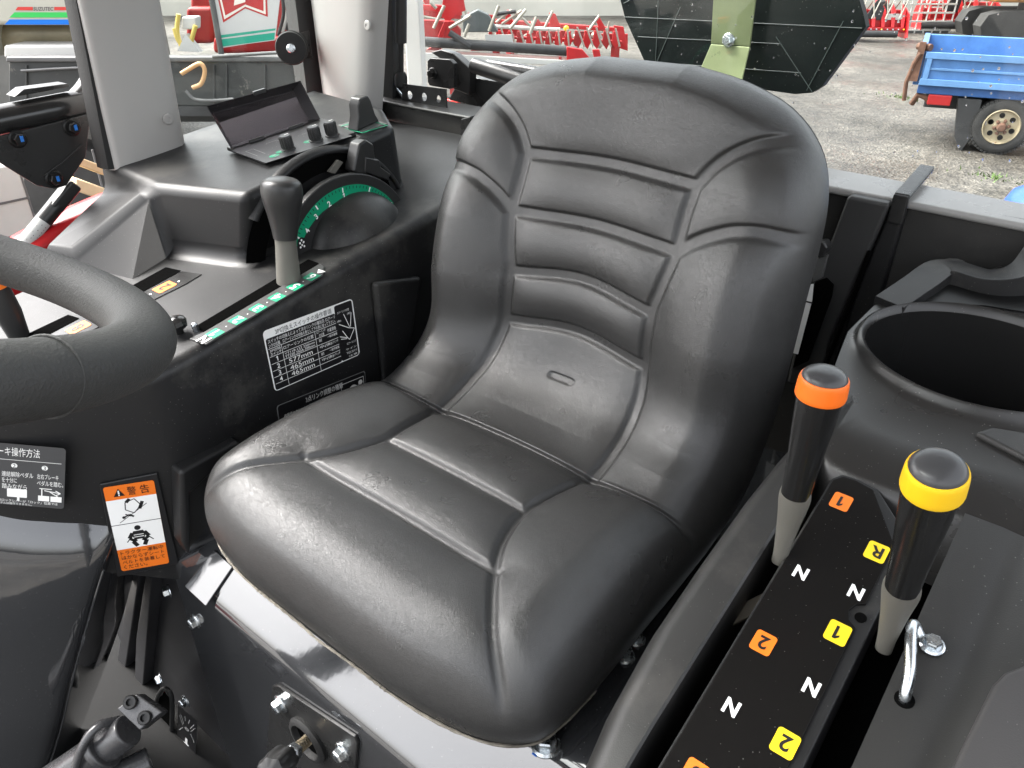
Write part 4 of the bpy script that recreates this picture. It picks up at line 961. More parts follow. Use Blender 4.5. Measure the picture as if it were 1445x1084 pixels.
m.build('sticker_print',M_lblk,st,smooth=False)
# ---------------------------------------------------------------- glass
M_glass=bpy.data.materials.new('window_glass');M_glass.use_nodes=True;nt=M_glass.node_tree
for n in list(nt.nodes):
    if n.type=='BSDF_PRINCIPLED':nt.nodes.remove(n)
tr=nt.nodes.new('ShaderNodeBsdfTransparent');tr.inputs[0].default_value=(.93,.95,.94,1);gl=nt.nodes.new('ShaderNodeBsdfGlossy');gl.inputs['Roughness'].default_value=.02
lw=nt.nodes.new('ShaderNodeLayerWeight');lw.inputs[0].default_value=.5
pw_=nt.nodes.new('ShaderNodeMath');pw_.operation='POWER';nt.links.new(lw.outputs['Facing'],pw_.inputs[0]);pw_.inputs[1].default_value=5
fr_=nt.nodes.new('ShaderNodeMath');fr_.operation='MULTIPLY_ADD';nt.links.new(pw_.outputs[0],fr_.inputs[0]);fr_.inputs[1].default_value=.8;fr_.inputs[2].default_value=.035
mx=nt.nodes.new('ShaderNodeMixShader')
nt.links.new(fr_.outputs[0],mx.inputs[0]);nt.links.new(tr.outputs[0],mx.inputs[1]);nt.links.new(gl.outputs[0],mx.inputs[2]);nt.links.new(mx.outputs[0],nt.nodes['Material Output'].inputs[0])
gw=thing('rear_window','wet clear rear window pane dotted with raindrops','window',(0,1.25,1.68))
m=MB();m.prism([V((-.80,1.23,1.66)),V((.95,1.23,1.65)),V((.95,1.16,2.5)),V((-.80,1.16,2.5))],V((0,.005,0)));m.build('pane',M_glass,gw,smooth=False)
M_drop=bpy.data.materials.new('raindrop');M_drop.use_nodes=True;b_=M_drop.node_tree.nodes['Principled BSDF'];b_.inputs['Transmission Weight'].default_value=1;b_.inputs['Roughness'].default_value=.0;b_.inputs['IOR'].default_value=1.33
m=MB();rr=random.Random(3)
for i in range(150):
    px=rr.uniform(890,1445);py=rr.uniform(5,250)
    p=on(px,py,V((0,1.23,1.66)),V((0,.84,.07)))
    if p.z<1.69:continue
    m.ball(p-V((0,.0008,0)),rr.choice([.0007,.0009,.0011,.0013,.0018]),8,0,(1,.6,1.1))
dr=m.build('raindrops',M_drop,gw);dr['kind']='stuff'
gw2=thing('side_window','clear side window pane between the two grey pillars','window',(-.8,.8,1.66))
m=MB();m.prism([V((-.80,.64,1.60)),V((-.84,1.0,1.60)),V((-.90,1.0,2.5)),V((-.86,.70,2.5))],V((-.005,0,0)));m.build('pane',M_glass,gw2,smooth=False)
# ---------------------------------------------------------------- dark hexagonal plate outside the rear window, on its zinc strap
hp=thing('hexagon_plate','dark glossy six sided plate hanging outside the rear window on a strap','plate',tuple(at(1040,60,'y',1.45)))
Y_=1.46
hx_=[(868,-30),(882,26),(912,92),(1000,116),(1122,133),(1146,131),(1160,122),(1222,38),(1219,22),(1196,-60),(1050,-150),(900,-110)]
c=[at(*p,'y',Y_) for p in hx_]
M_hex=mat('dark_reflector',(.015,.019,.0185),.16,bump=.15,bscale=30,bdist=.002,speck=.2,spscale=110,spec=.4)
m=MB();m.prism(c,V((0,.02,0)));m.m=[0,0]+[1]*(len(m.f)-2);m.build('plate_body',[M_hex,M_rub],hp,smooth=False)
M_line=mat('pale_rib',(.075,.095,.09),.5)
for a,b in (((880,24),(1216,40)),((900,52),(1100,62)),((893,86),(1130,103)),((1190,30),(1138,128)),((1095,52),(1146,130)),((930,-20),(925,90)),((880,5),(1000,-60)),((925,92),(960,10))):
    m=MB();m.tube([at(*a,'y',Y_-.0006),at(*b,'y',Y_-.0006)],.0007,6);m.build('plate_rib',M_line,hp)
M_olive=mat('zinc_strap_green',(.27,.31,.16),.35,metal=.35,rvar=.1,vscale=10,var=.12)
m=MB();m.prism([at(1008,-30,'y',1.425),at(1070,-30,'y',1.425),at(1058,66,'y',1.425),at(1003,62,'y',1.425)],V((0,.004,0)));
m.prism([at(1003,62.5,'y',1.425),at(1058,66.5,'y',1.425),at(1045,121,'y',1.40),at(984,107,'y',1.40)],V((0,.004,0)));m.build('strap',M_olive,hp,bevel=.0012)
hexbolt('bolt',at(1028,57,'y',1.4245),V((0,-1,0)),.0085,hp,BOLTM)
# ---------------------------------------------------------------- glossy seat box, front plates, fender
ZB=1.283
sb=thing('seat_box','gloss black sheet metal box under the seat with bolted access plates','seat box',(0,.45,1.0))
def zb_(px,py,z=ZB):return at(px,py,'z',z)
YF=.2905
m=MB()
# box: upright front, then a sheet that slopes up under the seat; swept along x
sec=[(.92,1.345),(.50,1.340),(.372,1.336),(.362,1.332),(.352,1.324),(.300,1.278),(.2945,1.272),(.2915,1.266),(.2905,1.258),(.2905,1.20),(.2905,.75)]
rings=[[V((x,y,z)) for y,z in sec] for x in (-.2125,-.10,0,.12,.26,.33)]
m.loft(rings,closed=False,cap=False);m.build('box_shell',M_gloss,sb,angle=30)
sec2=[(.92,1.335),(.50,1.332),(.378,1.328),(.368,1.324),(.358,1.317),(.309,1.273),(.3045,1.268),(.3025,1.263),(.3015,1.255),(.3015,1.1),(.3015,.75)]
m=MB();rings=[[V((x,y,z)) for y,z in sec2] for x in (-.335,-.27,-.2128)];m.loft(rings,closed=False,cap=False);m.build('side_shell',M_gloss,sb,angle=30)
m=MB();m.add([V((-.2125,y,z)) for y,z in sec]+[V((-.2125,y+.03,z-.02)) for y,z in sec],[(i,i+1,i+12,i+11) for i in range(10)]);m.build('shell_edge',M_gloss,sb,smooth=False)
# overlapping plate by the console
sn=V((0,-.665,.747)).normalized()
def sl_(px,py,k):return on(px,py,V((0,.309,1.2735))+sn*k,sn)
m=MB();m.prism([sl_(262,828,.0003),sl_(304,776,.0003),sl_(330,800,.0003),sl_(292,856,.0003)],sn*.0025);m.build('top_plate',M_gloss,sb,bevel=.001)
# access plate with grommet
def fy(px,py,k=0):return at(px,py,'y',YF-k)
m=MB();m.prism([fy(*p,.004) for p in [(384,968),(392,968),(500,1040),(504,1050),(498,1120),(372,1120),(380,1000)]],V((0,.004,0)));ap=m.build('access_plate',M_metal,sb,bevel=.0012)
c=fy(437,1042,.004);m=MB();m.lathe([(.030,0),(.031,.004),(.028,.0075),(.0235,.008),(.022,.004),(.022,-.02)],c,V((0,-1,0)),40,cap=False);m.build('grommet',M_rub,sb,angle=50)
m=MB();m.lathe([(.0222,.0006),(.0222,.0009)],c,V((0,-1,0)),32);m.build('grommet_hole',M_dark,sb,smooth=False)
# bolts
for px,py,y,r in ((277,876,.302,.0078),(263,989,.302,.0078),(397,993,YF-.004,.0082),(484,1060,YF-.004,.0082)):
    hexbolt('bolt',at(px,py,'y',y),V((0,-1,0)),r,sb,BOLTM,mark=False)
for px,py in ((240,833),(228,958)):hexbolt('bolt',at(px,py,'y',.3015),V((-.35,-1,0)),.0072,sb,[M_zinc,M_bluem],washer=True)
for px,py,z in ((770,1052,1.336),(881,926,1.340),(896,902,1.340)):hexbolt('bolt',at(px,py,'z',z),V((0,0,1)),.0095 if px<800 else .0075,sb,[M_zinc,M_bluem],h=.009)
m=MB();p=at(757,1062,'z',1.337);m.box(p,(.005,.007,.0012));m.build('paint_mark',M_bluem,sb,smooth=False)
# adjusting screw: spring, nut, star knob
ad=thing('adjuster_knob','black lobed hand knob on a threaded rod with spring and hex nut','knob',tuple(fy(400,1075,.06)))
q0=c+V((0,.0,0));q1=fy(372,1098,.085);dd=(q1-q0).normalized();L=(q1-q0).length
m=MB();m.cyl(q0-dd*.01,q1,.0035,.0035,14);m.build('threaded_rod',M_zinc,ad)
m=MB();x_=dd.orthogonal().normalized();y_=dd.cross(x_);m.tube([q0+dd*(.002+L*.30*k/60)+(x_*math.cos(k*.7)+y_*math.sin(k*.7))*.0062 for k in range(61)],.0011,6);m.build('coil_spring',mat('spring_steel',(.35,.30,.22),.35,metal=1),ad)
m=MB();m.lathe([(.0105,0),(.0105,.010),(.009,.0115)],q0+dd*L*.36,dd,6);m.build('hex_nut',M_zinc,ad,bevel=.0006)
m=MB();rings=[]
for r,h in ((.011,.54),(.0150,.57),(.0165,.63),(.0165,.80),(.014,.87),(.007,.90)):
    rings.append([q0+dd*L*h+(x_*math.cos(a)+y_*math.sin(a))*r*(1+.07*math.cos(7*a)) for a in [2*math.pi*j/70 for j in range(70)]])
m.loft(rings);m.build('knob_head',M_knob,ad,angle=40)
# small black emblem plate with the hitch drawing
F=Frame.corners(at(251,995,'y',.3005),at(279,1018,'y',.3005),at(250,1046,'y',.3005));g=MB();F.rect(g,0,0,1,1,0);em=g.build('emblem_label',M_lblk,sb,smooth=False)
h=MB()
def ringl(F,mb,u,v,r0,r1,k):
    n=28
    for j in range(n):
        a,b=2*math.pi*j/n,2*math.pi*(j+1)/n;F.poly(mb,[(u+r*math.cos(t)/F.w,v+r*math.sin(t)/F.h) for r,t in ((r0,a),(r1,a),(r1,b),(r0,b))],k)
ringl(F,h,.5,.42,.0058,.0068,.0004);ringl(F,h,.5,.42,.0022,.003,.0004)
for a in range(8):
    t=2*math.pi*a/8+.3;F.line(h,.5+.0032*math.cos(t)/F.w,.42+.0032*math.sin(t)/F.h,.5+.0055*math.cos(t)/F.w,.42+.0055*math.sin(t)/F.h,.0007,.0004)
for l in ((.10,.22,.30,.40),(.16,.16,.34,.34),(.90,.22,.70,.40),(.84,.16,.66,.34),(.10,.62,.30,.46),(.90,.62,.70,.46),(.38,.12,.42,.24),(.62,.12,.58,.24)):F.line(h,*l,.0011,.0004)
F.poly(h,[(.44,.68),(.56,.68),(.56,.82),(.66,.82),(.5,.95),(.34,.82),(.44,.82)],.0004)
h.build('emblem_print',M_white,em,smooth=False)
# ---- recessed bulkhead left of the box
bk=thing('bulkhead','dark recessed steel bulkhead with folded ribs beside the fender','bulkhead',(-.33,.31,.9))
m=MB();m.prism([V((-.80,.335,.7)),V((-.19,.335,.7)),V((-.19,.335,1.27)),V((-.80,.335,1.27))],V((0,.01,0)));M_bulk=mat('bulkhead_black',(.028,.028,.030),.4,spec=.35,var=.3,vscale=9,bump=.15,bscale=20,bdist=.003)
m.build('back_plate',M_bulk,bk,smooth=False)
for pts,dx in (([(183,812),(197,808),(168,1000),(162,1084),(150,1084),(158,980)],.012),([(205,812),(214,815),(202,960),(198,1010),(188,1000),(192,900)],.008)):
    c=[at(*p,'y',.315) for p in pts];m=MB();m.prism(c,V((0,.02,0)));m.build('folded_rib',M_bulk,bk,bevel=.002)
# ---- linkage: clamp block with two socket screws and round boss
M_link=mat('link_grey',(.040,.040,.042),.28,spec=.7,rvar=.08,vscale=30,bump=.2,bscale=80,bdist=.001)
lk=thing('linkage_clamp','black clamp block with two socket screws and a round boss','linkage',tuple(at(190,1020,'x',-.29)))
bn=V((.40,-.50,.77)).normalized();cc=at(196,1005,'x',-.285)
def cl_(px,py,k=0):return on(px,py,cc+bn*k,bn)
m=MB();m.prism([cl_(*p) for p in ((164,1000),(193,979),(229,1005),(197,1031))],-bn*.022);m.build('clamp_block',M_link,lk,bevel=.0022)
for p in ((185,991),(205,1013)):
    q=cl_(*p);m=MB();m.lathe([(.0088,0),(.0088,.004),(.0078,.005),(.0046,.005),(.0046,.001),(.0003,.001)],q,bn,24);m.build('socket_screw',M_dkbolt,lk)
m=MB();m.cyl(at(60,1118,'x',-.37),at(182,1030,'x',-.295),.027,.021,32);m.lathe([(.030,0),(.030,.012)],at(140,1058,'x',-.32),at(182,1030,'x',-.295)-at(112,1078,'x',-.335),32);m.build('boss',M_link,lk,bevel=.003)
m=MB();m.cyl(cl_(214,1004,-.012),cl_(214,1004,-.012).lerp(at(240,985,'y',.30),.10),.0065,.0065,14);m.build('link_rod',M_link,lk)
m=MB();m.tube([at(px,py,'y',.2995) for px,py in spline2([(214,1080),(218,1010),(222,985),(231,972),(241,980),(243,1005),(240,1080)])],.0042,10);m.build('slot_grommet',M_rub,lk)
m=MB();w=[at(px,py,'y',.3005) for px,py in ((217,1080),(220,1008),(225,985),(232,976),(239,985),(241,1008),(238,1080))];m.face(w if (w[1]-w[0]).cross(w[2]-w[0]).y<0 else w[::-1]);m.build('slot_opening',M_dark,lk,smooth=False)
m=MB();m.tube(spline([at(*p,'x',-.315) for p in [(104,1090),(118,1050),(140,1024),(168,1016)]],6),.0055,12);m.build('cable_guard',M_link,lk)
m=MB();m.cyl(at(150,1104,'x',-.30),at(212,1072,'x',-.285),.018,.018,24);m.build('lower_boss',M_link,lk,bevel=.003)
# ---- fender: rolled over from the console skirt, outwards to the viewer then down
fd=thing('inner_fender','gloss black rounded fender bulging out below the brake label','fender',(-.5,.1,1.0))
dirv=V((-.77,-.63,0)).normalized();nf=V((.63,-.77,0)).normalized();fo_=V((-.43,.165,0))-nf*.012
edge=[on(px,py,fo_,nf) for px,py in ((152,748),(140,790),(122,858),(100,943),(85,1008),(60,1084),(25,1180))]
edge=spline(edge,4);m=MB();rings=[];ne=len(edge)-1
for i,p in enumerate(edge):
    row=[];h=i/ne;bul=.055*(1-math.exp(-h*5))
    top=.0 if i else 0
    for s_,o in ((-.012,-.16),(-.012,-.012),(-.010,-.004),(-.004,.003),(.006,.006),(.03,.012),(.07,.016),(.13,.018),(.22,.014),(.34,.004),(.5,-.02)):
        zz=p.z+ (s_*.30 if s_>0 else 0)*(1-h)
        row.append(V((p.x,p.y,0))+dirv*s_+nf*(o*1.3+bul-.02)+V((0,0,zz)))
    rings.append(row)
m.loft(rings,closed=False,cap=False);m.build('fender_skin',M_gloss,fd,angle=50)
m=MB();m.loft([rings[0],[q-nf*.06+V((0,0,.004)) for q in rings[0]]],closed=False,cap=False);m.build('fender_lip',M_gloss,fd,angle=50)
for off in (.014,):
    m=MB();m.tube([p-dirv*(off)-nf*(.004+off*.6)+nf*.04*(1-math.exp(-i/ne*9)) for i,p in enumerate(edge) if i>3],.0016,8);m.build('fender_flange',M_gloss,fd)
# ---- dark floor that closes the cab under everything
fl_=thing('cab_floor','dark steel cab floor under seat box and consoles','floor',(0,.4,.7));fl_['kind']='structure'
m=MB();m.prism([V((-.9,-.9,.72)),V((.8,-.9,.72)),V((.8,1.1,.72)),V((-.9,1.1,.72))],V((0,0,-.02)));m.build('floor_plate',mat('floor_rubber',(.010,.010,.010),.85,spec=.2,bump=.4,bscale=120),fl_,smooth=False)

# ---------------------------------------------------------------- the yard outside
def gm(name,c0,c1,rough,sc1,sc2):
    m=bpy.data.materials.new(name);m.use_nodes=True;nt=m.node_tree;N=nt.nodes;L=nt.links;b=N['Principled BSDF']
    tc=N.new('ShaderNodeTexCoord')
    def no(s,d=6,r=.6):
        n=N.new('ShaderNodeTexNoise');n.inputs['Scale'].default_value=s;n.inputs['Detail'].default_value=d;n.inputs['Roughness'].default_value=r;L.new(tc.outputs['Object'],n.inputs['Vector']);return n
    def ramp(src,a,b_,ca,cb):
        r=N.new('ShaderNodeValToRGB');r.color_ramp.elements[0].position=a;r.color_ramp.elements[1].position=b_;r.color_ramp.elements[0].color=(*ca,1);r.color_ramp.elements[1].color=(*cb,1);L.new(src,r.inputs[0]);return r.outputs[0]
    big=no(sc1);fine=no(sc2,3,.7)
    c_=ramp(big.outputs['Fac'],.35,.68,c0,c1)
    vo=N.new('ShaderNodeTexVoronoi');vo.inputs['Scale'].default_value=38;L.new(tc.outputs['Object'],vo.inputs['Vector'])
    st=ramp(vo.outputs['Color'],.15,.95,(.45,.45,.45),(1.55,1.52,1.48))
    mx=N.new('ShaderNodeMix');mx.data_type='RGBA';mx.blend_type='MULTIPLY';mx.inputs[0].default_value=.85;L.new(c_,mx.inputs[6]);L.new(st,mx.inputs[7])
    st2=ramp(fine.outputs['Fac'],.30,.72,(.55,.55,.55),(1.4,1.4,1.4))
    m2=N.new('ShaderNodeMix');m2.data_type='RGBA';m2.blend_type='MULTIPLY';m2.inputs[0].default_value=.9;L.new(mx.outputs[2],m2.inputs[6]);L.new(st2,m2.inputs[7])
    L.new(m2.outputs[2],b.inputs['Base Color'])
    wet=no(.55,4,.55);mr=N.new('ShaderNodeMapRange');L.new(wet.outputs['Fac'],mr.inputs[0]);mr.inputs[1].default_value=.42;mr.inputs[2].default_value=.6;mr.inputs[3].default_value=.28;mr.inputs[4].default_value=.75;L.new(mr.outputs[0],b.inputs['Roughness'])
    bp=N.new('ShaderNodeBump');bp.inputs['Strength'].default_value=.7;bp.inputs['Distance'].default_value=.02;L.new(vo.outputs['Distance'],bp.inputs['Height']);L.new(bp.outputs[0],b.inputs['Normal'])
    return m
m=MB();m.face([V((-150,-150,0)),V((150,-150,0)),V((150,150,0)),V((-150,150,0))])
o=m.build('ground',gm('wet_gravel',(.038,.034,.029),(.132,.121,.106),.6,.45,7),None,smooth=False);o['kind']='structure'
def gp_(px,py):return at(px,py,'z',0)
M_red=mat('red_paint',(0.422,0.012,0.015),.35,var=.15,vscale=3,coat=.2)
M_redm=mat('faded_red',(0.306,0.014,0.015),.5,var=.2,vscale=4)
M_wht=mat('white_paint',(0.510,0.503,0.476),.5,var=.06,vscale=2)
M_cream=mat('cream_wall',(0.544,0.524,0.462),.7,var=.08,vscale=.6)
M_steel=mat('grey_steel',(0.122,0.122,0.122),.45,metal=.3,var=.2,vscale=6)
M_dsteel=mat('dark_steel',(0.034,0.034,0.035),.5,var=.2,vscale=6)
M_blue=mat('truck_blue',(0.068,0.170,0.381),.42,var=.18,vscale=5,wear=(.14,.07,.04),wscale=6,wthr=.68)
M_rust=mat('rusty_steel',(0.109,0.054,0.034),.8,var=.4,vscale=14)
M_tyre=mat('tyre_rubber',(.030,.029,.028),.8,bump=.5,bscale=40,bdist=.004,var=.2,vscale=6)
M_rim=mat('cream_rim',(0.340,0.286,0.190),.55,var=.15,vscale=8,wear=(.16,.08,.04),wscale=12,wthr=.62)
# ---- blue tipper truck at the right
to=gp_(1408,219);td=V((.975,.22,0)).normalized();tn=V((td.y,-td.x,0))       # td runs to the cab, tn towards us
def tk(px,py,k=0):return on(px,py,to-tn*k,tn)
bt=thing('tipper_truck','weathered blue truck with dropside bed and cream wheel','truck',tuple(to))
def tl_(s,h,k=0):return to+td*s+V((0,0,h))-tn*k      # s along the truck, h height, k depth away from us
sA=(tk(1301,100)-to).dot(td);hT=tk(1330,76).z;hB=tk(1330,120).z
W=1.75;Lb=4.0
m=MB();m.hexa([tl_(sA,hB,0),tl_(sA+Lb,hB,0),tl_(sA+Lb,hB,.06),tl_(sA,hB,.06),tl_(sA,hT,0),tl_(sA+Lb,hT,0),tl_(sA+Lb,hT,.06),tl_(sA,hT,.06)]);sp=m.build('side_gate',M_blue,bt,bevel=.01)
m=MB()
for s0,s1,h0,h1 in ((sA,sA+Lb,hT-.05,hT+.012),(sA,sA+Lb,hB-.012,hB+.05)):m.hexa([tl_(s0,h0,-.028),tl_(s1,h0,-.028),tl_(s1,h0,.0),tl_(s0,h0,.0),tl_(s0,h1,-.028),tl_(s1,h1,-.028),tl_(s1,h1,.0),tl_(s0,h1,.0)])
m.hexa([tl_(sA+.02,(hT+hB)/2-.012,-.012),tl_(sA+Lb,(hT+hB)/2-.012,-.012),tl_(sA+Lb,(hT+hB)/2-.012,0),tl_(sA+.02,(hT+hB)/2-.012,0),tl_(sA+.02,(hT+hB)/2+.012,-.012),tl_(sA+Lb,(hT+hB)/2+.012,-.012),tl_(sA+Lb,(hT+hB)/2+.012,0),tl_(sA+.02,(hT+hB)/2+.012,0)])
for s0 in (.02,1.0,2.0,3.0):m.hexa([tl_(sA+s0,hB+.03,-.026),tl_(sA+s0+.05,hB+.03,-.026),tl_(sA+s0+.05,hB+.03,0),tl_(sA+s0,hB+.03,0),tl_(sA+s0,hT-.03,-.026),tl_(sA+s0+.05,hT-.03,-.026),tl_(sA+s0+.05,hT-.03,0),tl_(sA+s0,hT-.03,0)])
m.build('gate_frame',mat('truck_blue_light',(0.109,0.231,0.435),.42,var=.15,vscale=5,wear=(.16,.08,.05),wscale=7,wthr=.66),sp,bevel=.004)
m=MB();m.hexa([tl_(sA,hB,W-.06),tl_(sA+Lb,hB,W-.06),tl_(sA+Lb,hB,W),tl_(sA,hB,W),tl_(sA,hT+.02,W-.06),tl_(sA+Lb,hT+.02,W-.06),tl_(sA+Lb,hT+.02,W),tl_(sA,hT+.02,W)]);m.build('side_gate',M_blue,bt,bevel=.01)
m=MB();m.hexa([tl_(sA-.06,hB-.02,.03),tl_(sA-.002,hB-.02,.03),tl_(sA-.002,hB-.02,W-.03),tl_(sA-.06,hB-.02,W-.03),tl_(sA-.06,hT+.03,.03),tl_(sA-.002,hT+.03,.03),tl_(sA-.002,hT+.03,W-.03),tl_(sA-.06,hT+.03,W-.03)]);tg=m.build('tail_gate',M_blue,bt,bevel=.01)
m=MB();m.hexa([tl_(sA,hB-.10,.02),tl_(sA+Lb,hB-.10,.02),tl_(sA+Lb,hB-.10,W-.02),tl_(sA,hB-.10,W-.02),tl_(sA,hB-.004,.02),tl_(sA+Lb,hB-.004,.02),tl_(sA+Lb,hB-.004,W-.02),tl_(sA,hB-.004,W-.02)]);m.build('bed_floor',mat('bed_blue_dark',(.03,.09,.25),.5,var=.25,vscale=4),bt,bevel=.01)
m=MB()
m.cyl(tl_(sA-.09,hT+.05,.10),tl_(sA+.03,hT+.05,.0),.035,.035,10);m.hexa([tl_(sA-.10,hB+.02,-.02),tl_(sA-.02,hB+.02,-.03),tl_(sA-.02,hB+.02,.05),tl_(sA-.10,hB+.02,.05),tl_(sA-.08,hT+.10,-.02),tl_(sA-.02,hT+.10,-.03),tl_(sA-.02,hT+.10,.05),tl_(sA-.08,hT+.10,.05)])
m.tube([tl_(sA-.10,hB-.18,.02),tl_(sA-.12,hB,.0),tl_(sA-.09,hT-.1,-.02),tl_(sA-.05,hT,-.03)],.022,8);m.build('tailgate_hinge',M_rust,tg)
m=MB();m.tube([tl_(sA-.02,hB-.22,.1),tl_(sA+.02,hB-.12,.06),tl_(sA+.10,hB-.14,.06),tl_(sA+.16,hB-.2,.08)],.03,10);m.build('tow_fitting',M_rust,bt)
for k in (.5,1.2):
    m=MB();m.hexa([tl_(sA+.1,hB-.30,k-.05),tl_(sA+Lb+1.5,hB-.30,k-.05),tl_(sA+Lb+1.5,hB-.30,k+.05),tl_(sA+.1,hB-.30,k+.05),tl_(sA+.1,hB-.10,k-.05),tl_(sA+Lb+1.5,hB-.10,k-.05),tl_(sA+Lb+1.5,hB-.10,k+.05),tl_(sA+.1,hB-.10,k+.05)]);m.build('chassis_rail',M_dsteel,bt,bevel=.01)
m=MB();s0=(tk(1352,140)-to).dot(td);m.prism([tl_(s0,hB-.12,.04),tl_(s0+.22,hB-.12,.04),tl_(s0+.24,hB-.45,.04),tl_(s0+.16,hB-.66,.04),tl_(s0+.06,hB-.5,.04)],-tn*.35);m.build('mud_flap',M_dsteel,bt,bevel=.01)
wcn=tk(1413,180,.0);wr=wcn.z
def wheel(c,parent):
    w=thing('x','','') if False else None
    m=MB();pr=[(wr*.62,-.02),(wr*.80,-.005),(wr*.93,-.02),(wr,-.06),(wr,-.18),(wr*.93,-.22),(wr*.6,-.22)]
    m.lathe(pr,c,tn,56,cap=False)
    for j in range(44):
        a=2*math.pi*j/44;x=td;q=c+(td*math.cos(a)+V((0,0,1))*math.sin(a))*wr*.985-tn*.07;e=(td*math.cos(a)+V((0,0,1))*math.sin(a));f=(-td*math.sin(a)+V((0,0,1))*math.cos(a))
        m.box(q,(.025,.03,.08),Matrix((e,f,tn)).transposed())
    tr_=m.build('tyre',M_tyre,parent,angle=40)
    m=MB();m.lathe([(wr*.63,-.015),(wr*.60,-.005),(wr*.56,-.03),(wr*.52,-.05),(wr*.30,-.045),(wr*.24,-.02),(wr*.10,-.02),(.0003,-.02)],c,tn,48,cap=False);r_=m.build('wheel_rim',M_rim,parent,angle=40)
    m=MB();m.lathe([(wr*.17,-.03),(wr*.16,.03),(wr*.11,.05),(.0003,.055)],c,tn,28);m.build('hub',M_rust,r_)
    for j in range(6):
        a=2*math.pi*j/6+.2;q=c+(td*math.cos(a)+V((0,0,1))*math.sin(a))*wr*.235;m=MB();m.lathe([(.018,-.03),(.018,.004),(.012,.012),(.0003,.012)],q,tn,6);m.build('wheel_nut',M_rust,r_)
    for j in range(6):
        a=2*math.pi*j/6+.7;q=c+(td*math.cos(a)+V((0,0,1))*math.sin(a))*wr*.40;m=MB();m.lathe([(.026,-.0475),(.026,-.0440)],q,tn,16);m.build('rim_hole',M_dark,r_)
wheel(wcn,bt);wheel(wcn-tn*.26,bt);m=MB();m.prism([tl_(sA+.12,hB-.20,.0),tl_(sA+.34,hB-.20,.0),tl_(sA+.34,hB-.10,.0),tl_(sA+.12,hB-.10,.0)],-tn*.05);m.build('tail_lamp',mat('lamp_red',(.35,.02,.02),.3),bt,bevel=.01);wheel(wcn+td*3.4,bt);wheel(wcn-tn*1.4,bt)
m=MB();m.cyl(wcn-tn*.1,wcn-tn*1.5,.06,.06,16);m.cyl(wcn-tn*.1,wcn-tn*.2,.14,.12,20);m.build('axle',M_dsteel,bt)
m=MB();m.hexa([tl_(sA+Lb+.1,.45,0),tl_(sA+Lb+1.6,.45,0),tl_(sA+Lb+1.6,.45,W),tl_(sA+Lb+.1,.45,W),tl_(sA+Lb+.1,2.1,0.05),tl_(sA+Lb+1.3,2.1,.05),tl_(sA+Lb+1.3,2.1,W-.05),tl_(sA+Lb+.1,2.1,W-.05)]);m.build('cab',M_blue,bt,bevel=.08)
# ---- red harrows parked side by side beyond the rear window
def harrow(name,label,px,py,scale,w,grp,flip=1):
    g=gp_(px,py);t=thing(name,label,'harrow',tuple(g),grp)
    ux=V((math.cos(YAW-.12),math.sin(YAW-.12),0));uy=V((-ux.y,ux.x,0));s=scale
    def p(a,b,c):return g+ux*a*s+uy*b*s+V((0,0,c*s))
    def bx(m,a0,a1,b0,b1,c0,c1):m.hexa([p(a0,b0,c0),p(a1,b0,c0),p(a1,b1,c0),p(a0,b1,c0),p(a0,b0,c1),p(a1,b0,c1),p(a1,b1,c1),p(a0,b1,c1)])
    m=MB();bx(m,-w,w,.25,.40,.62,.74);m.build('main_beam',M_red,t,bevel=.02)
    m=MB();bx(m,-w,w,.05,.10,.30,.60);m.build('rear_guard',M_red,t,bevel=.015)
    m=MB();bx(m,-w,w,-.12,-.02,.22,.34);m.build('leveller_bar',M_redm,t,bevel=.02)
    m=MB();m.cyl(p(-w*.98,-.28,.20),p(w*.6,-.28,.20),.085*s,.085*s,20);m.build('roller',M_dsteel,t)
    for sd in (-1,1):
        m=MB();m.prism([p(sd*w,-.35,.08),p(sd*w,.45,.08),p(sd*w,.5,.5),p(sd*w,.3,.80),p(sd*w,-.1,.66)],ux*.03*s);m.build('end_plate',M_red,t,bevel=.008)
    m=MB();m.prism([p(-.14,.2,.70),p(-.14,.5,.70),p(-.14,.42,1.38),p(-.14,.33,1.38)],ux*.04*s);m.build('mast_plate',M_red,t,bevel=.008)
    m=MB();m.prism([p(.12,.2,.70),p(.12,.5,.70),p(.12,.42,1.38),p(.12,.33,1.38)],ux*.04*s);m.build('mast_plate',M_red,t,bevel=.008)
    m=MB();m.prism([p(-.45,.02,.55),p(-.02,.02,.50),p(.02,.02,.78),p(-.20,.02,1.02)],uy*.03*s);m.build('cover_plate',M_dsteel,t,bevel=.01)
    m=MB();m.lathe([(.16*s,-.15*s),(.19*s,-.1*s),(.19*s,.1*s),(.13*s,.2*s)],p(0,.35,.78),uy,20);m.build('gearbox',M_dsteel,t)
    m=MB();bx(m,.1,.48,.02,.05,.52,.66);m.build('white_plate',M_wht,t,smooth=False)
    for k in range(7):
        a=-w*.85+k*w*.28;m=MB();m.tube([p(a,.3,.74),p(a+.05,.02,.98),p(a+.12*(1 if k%2 else -1),-.1,.55)],.018*s,8);m.build('link_rod',mat('zinc_rod',(0.340,0.320,0.272),.4,metal=.6),t)
    for k in range(5):
        a=-w*.8+k*w*.4;m=MB();m.prism([p(a,-.12,.34),p(a+.07,-.12,.34),p(a+.10,.1,.72),p(a+.02,.22,.9),p(a-.03,.1,.72)],uy*.05*s);m.build('bracket_arm',M_red,t,bevel=.008)
    for k in range(9):
        a=-w*.9+k*w*.225;m=MB();m.lathe([(.012*s,0),(.02*s,.01*s),(.02*s,.05*s),(.0003,.06*s)],p(a,-.13,.30),-uy,8);m.build('yellow_sticker' if k%4==0 else 'bolt_head',M_yel if k%4==0 else M_zinc,t)
    return t
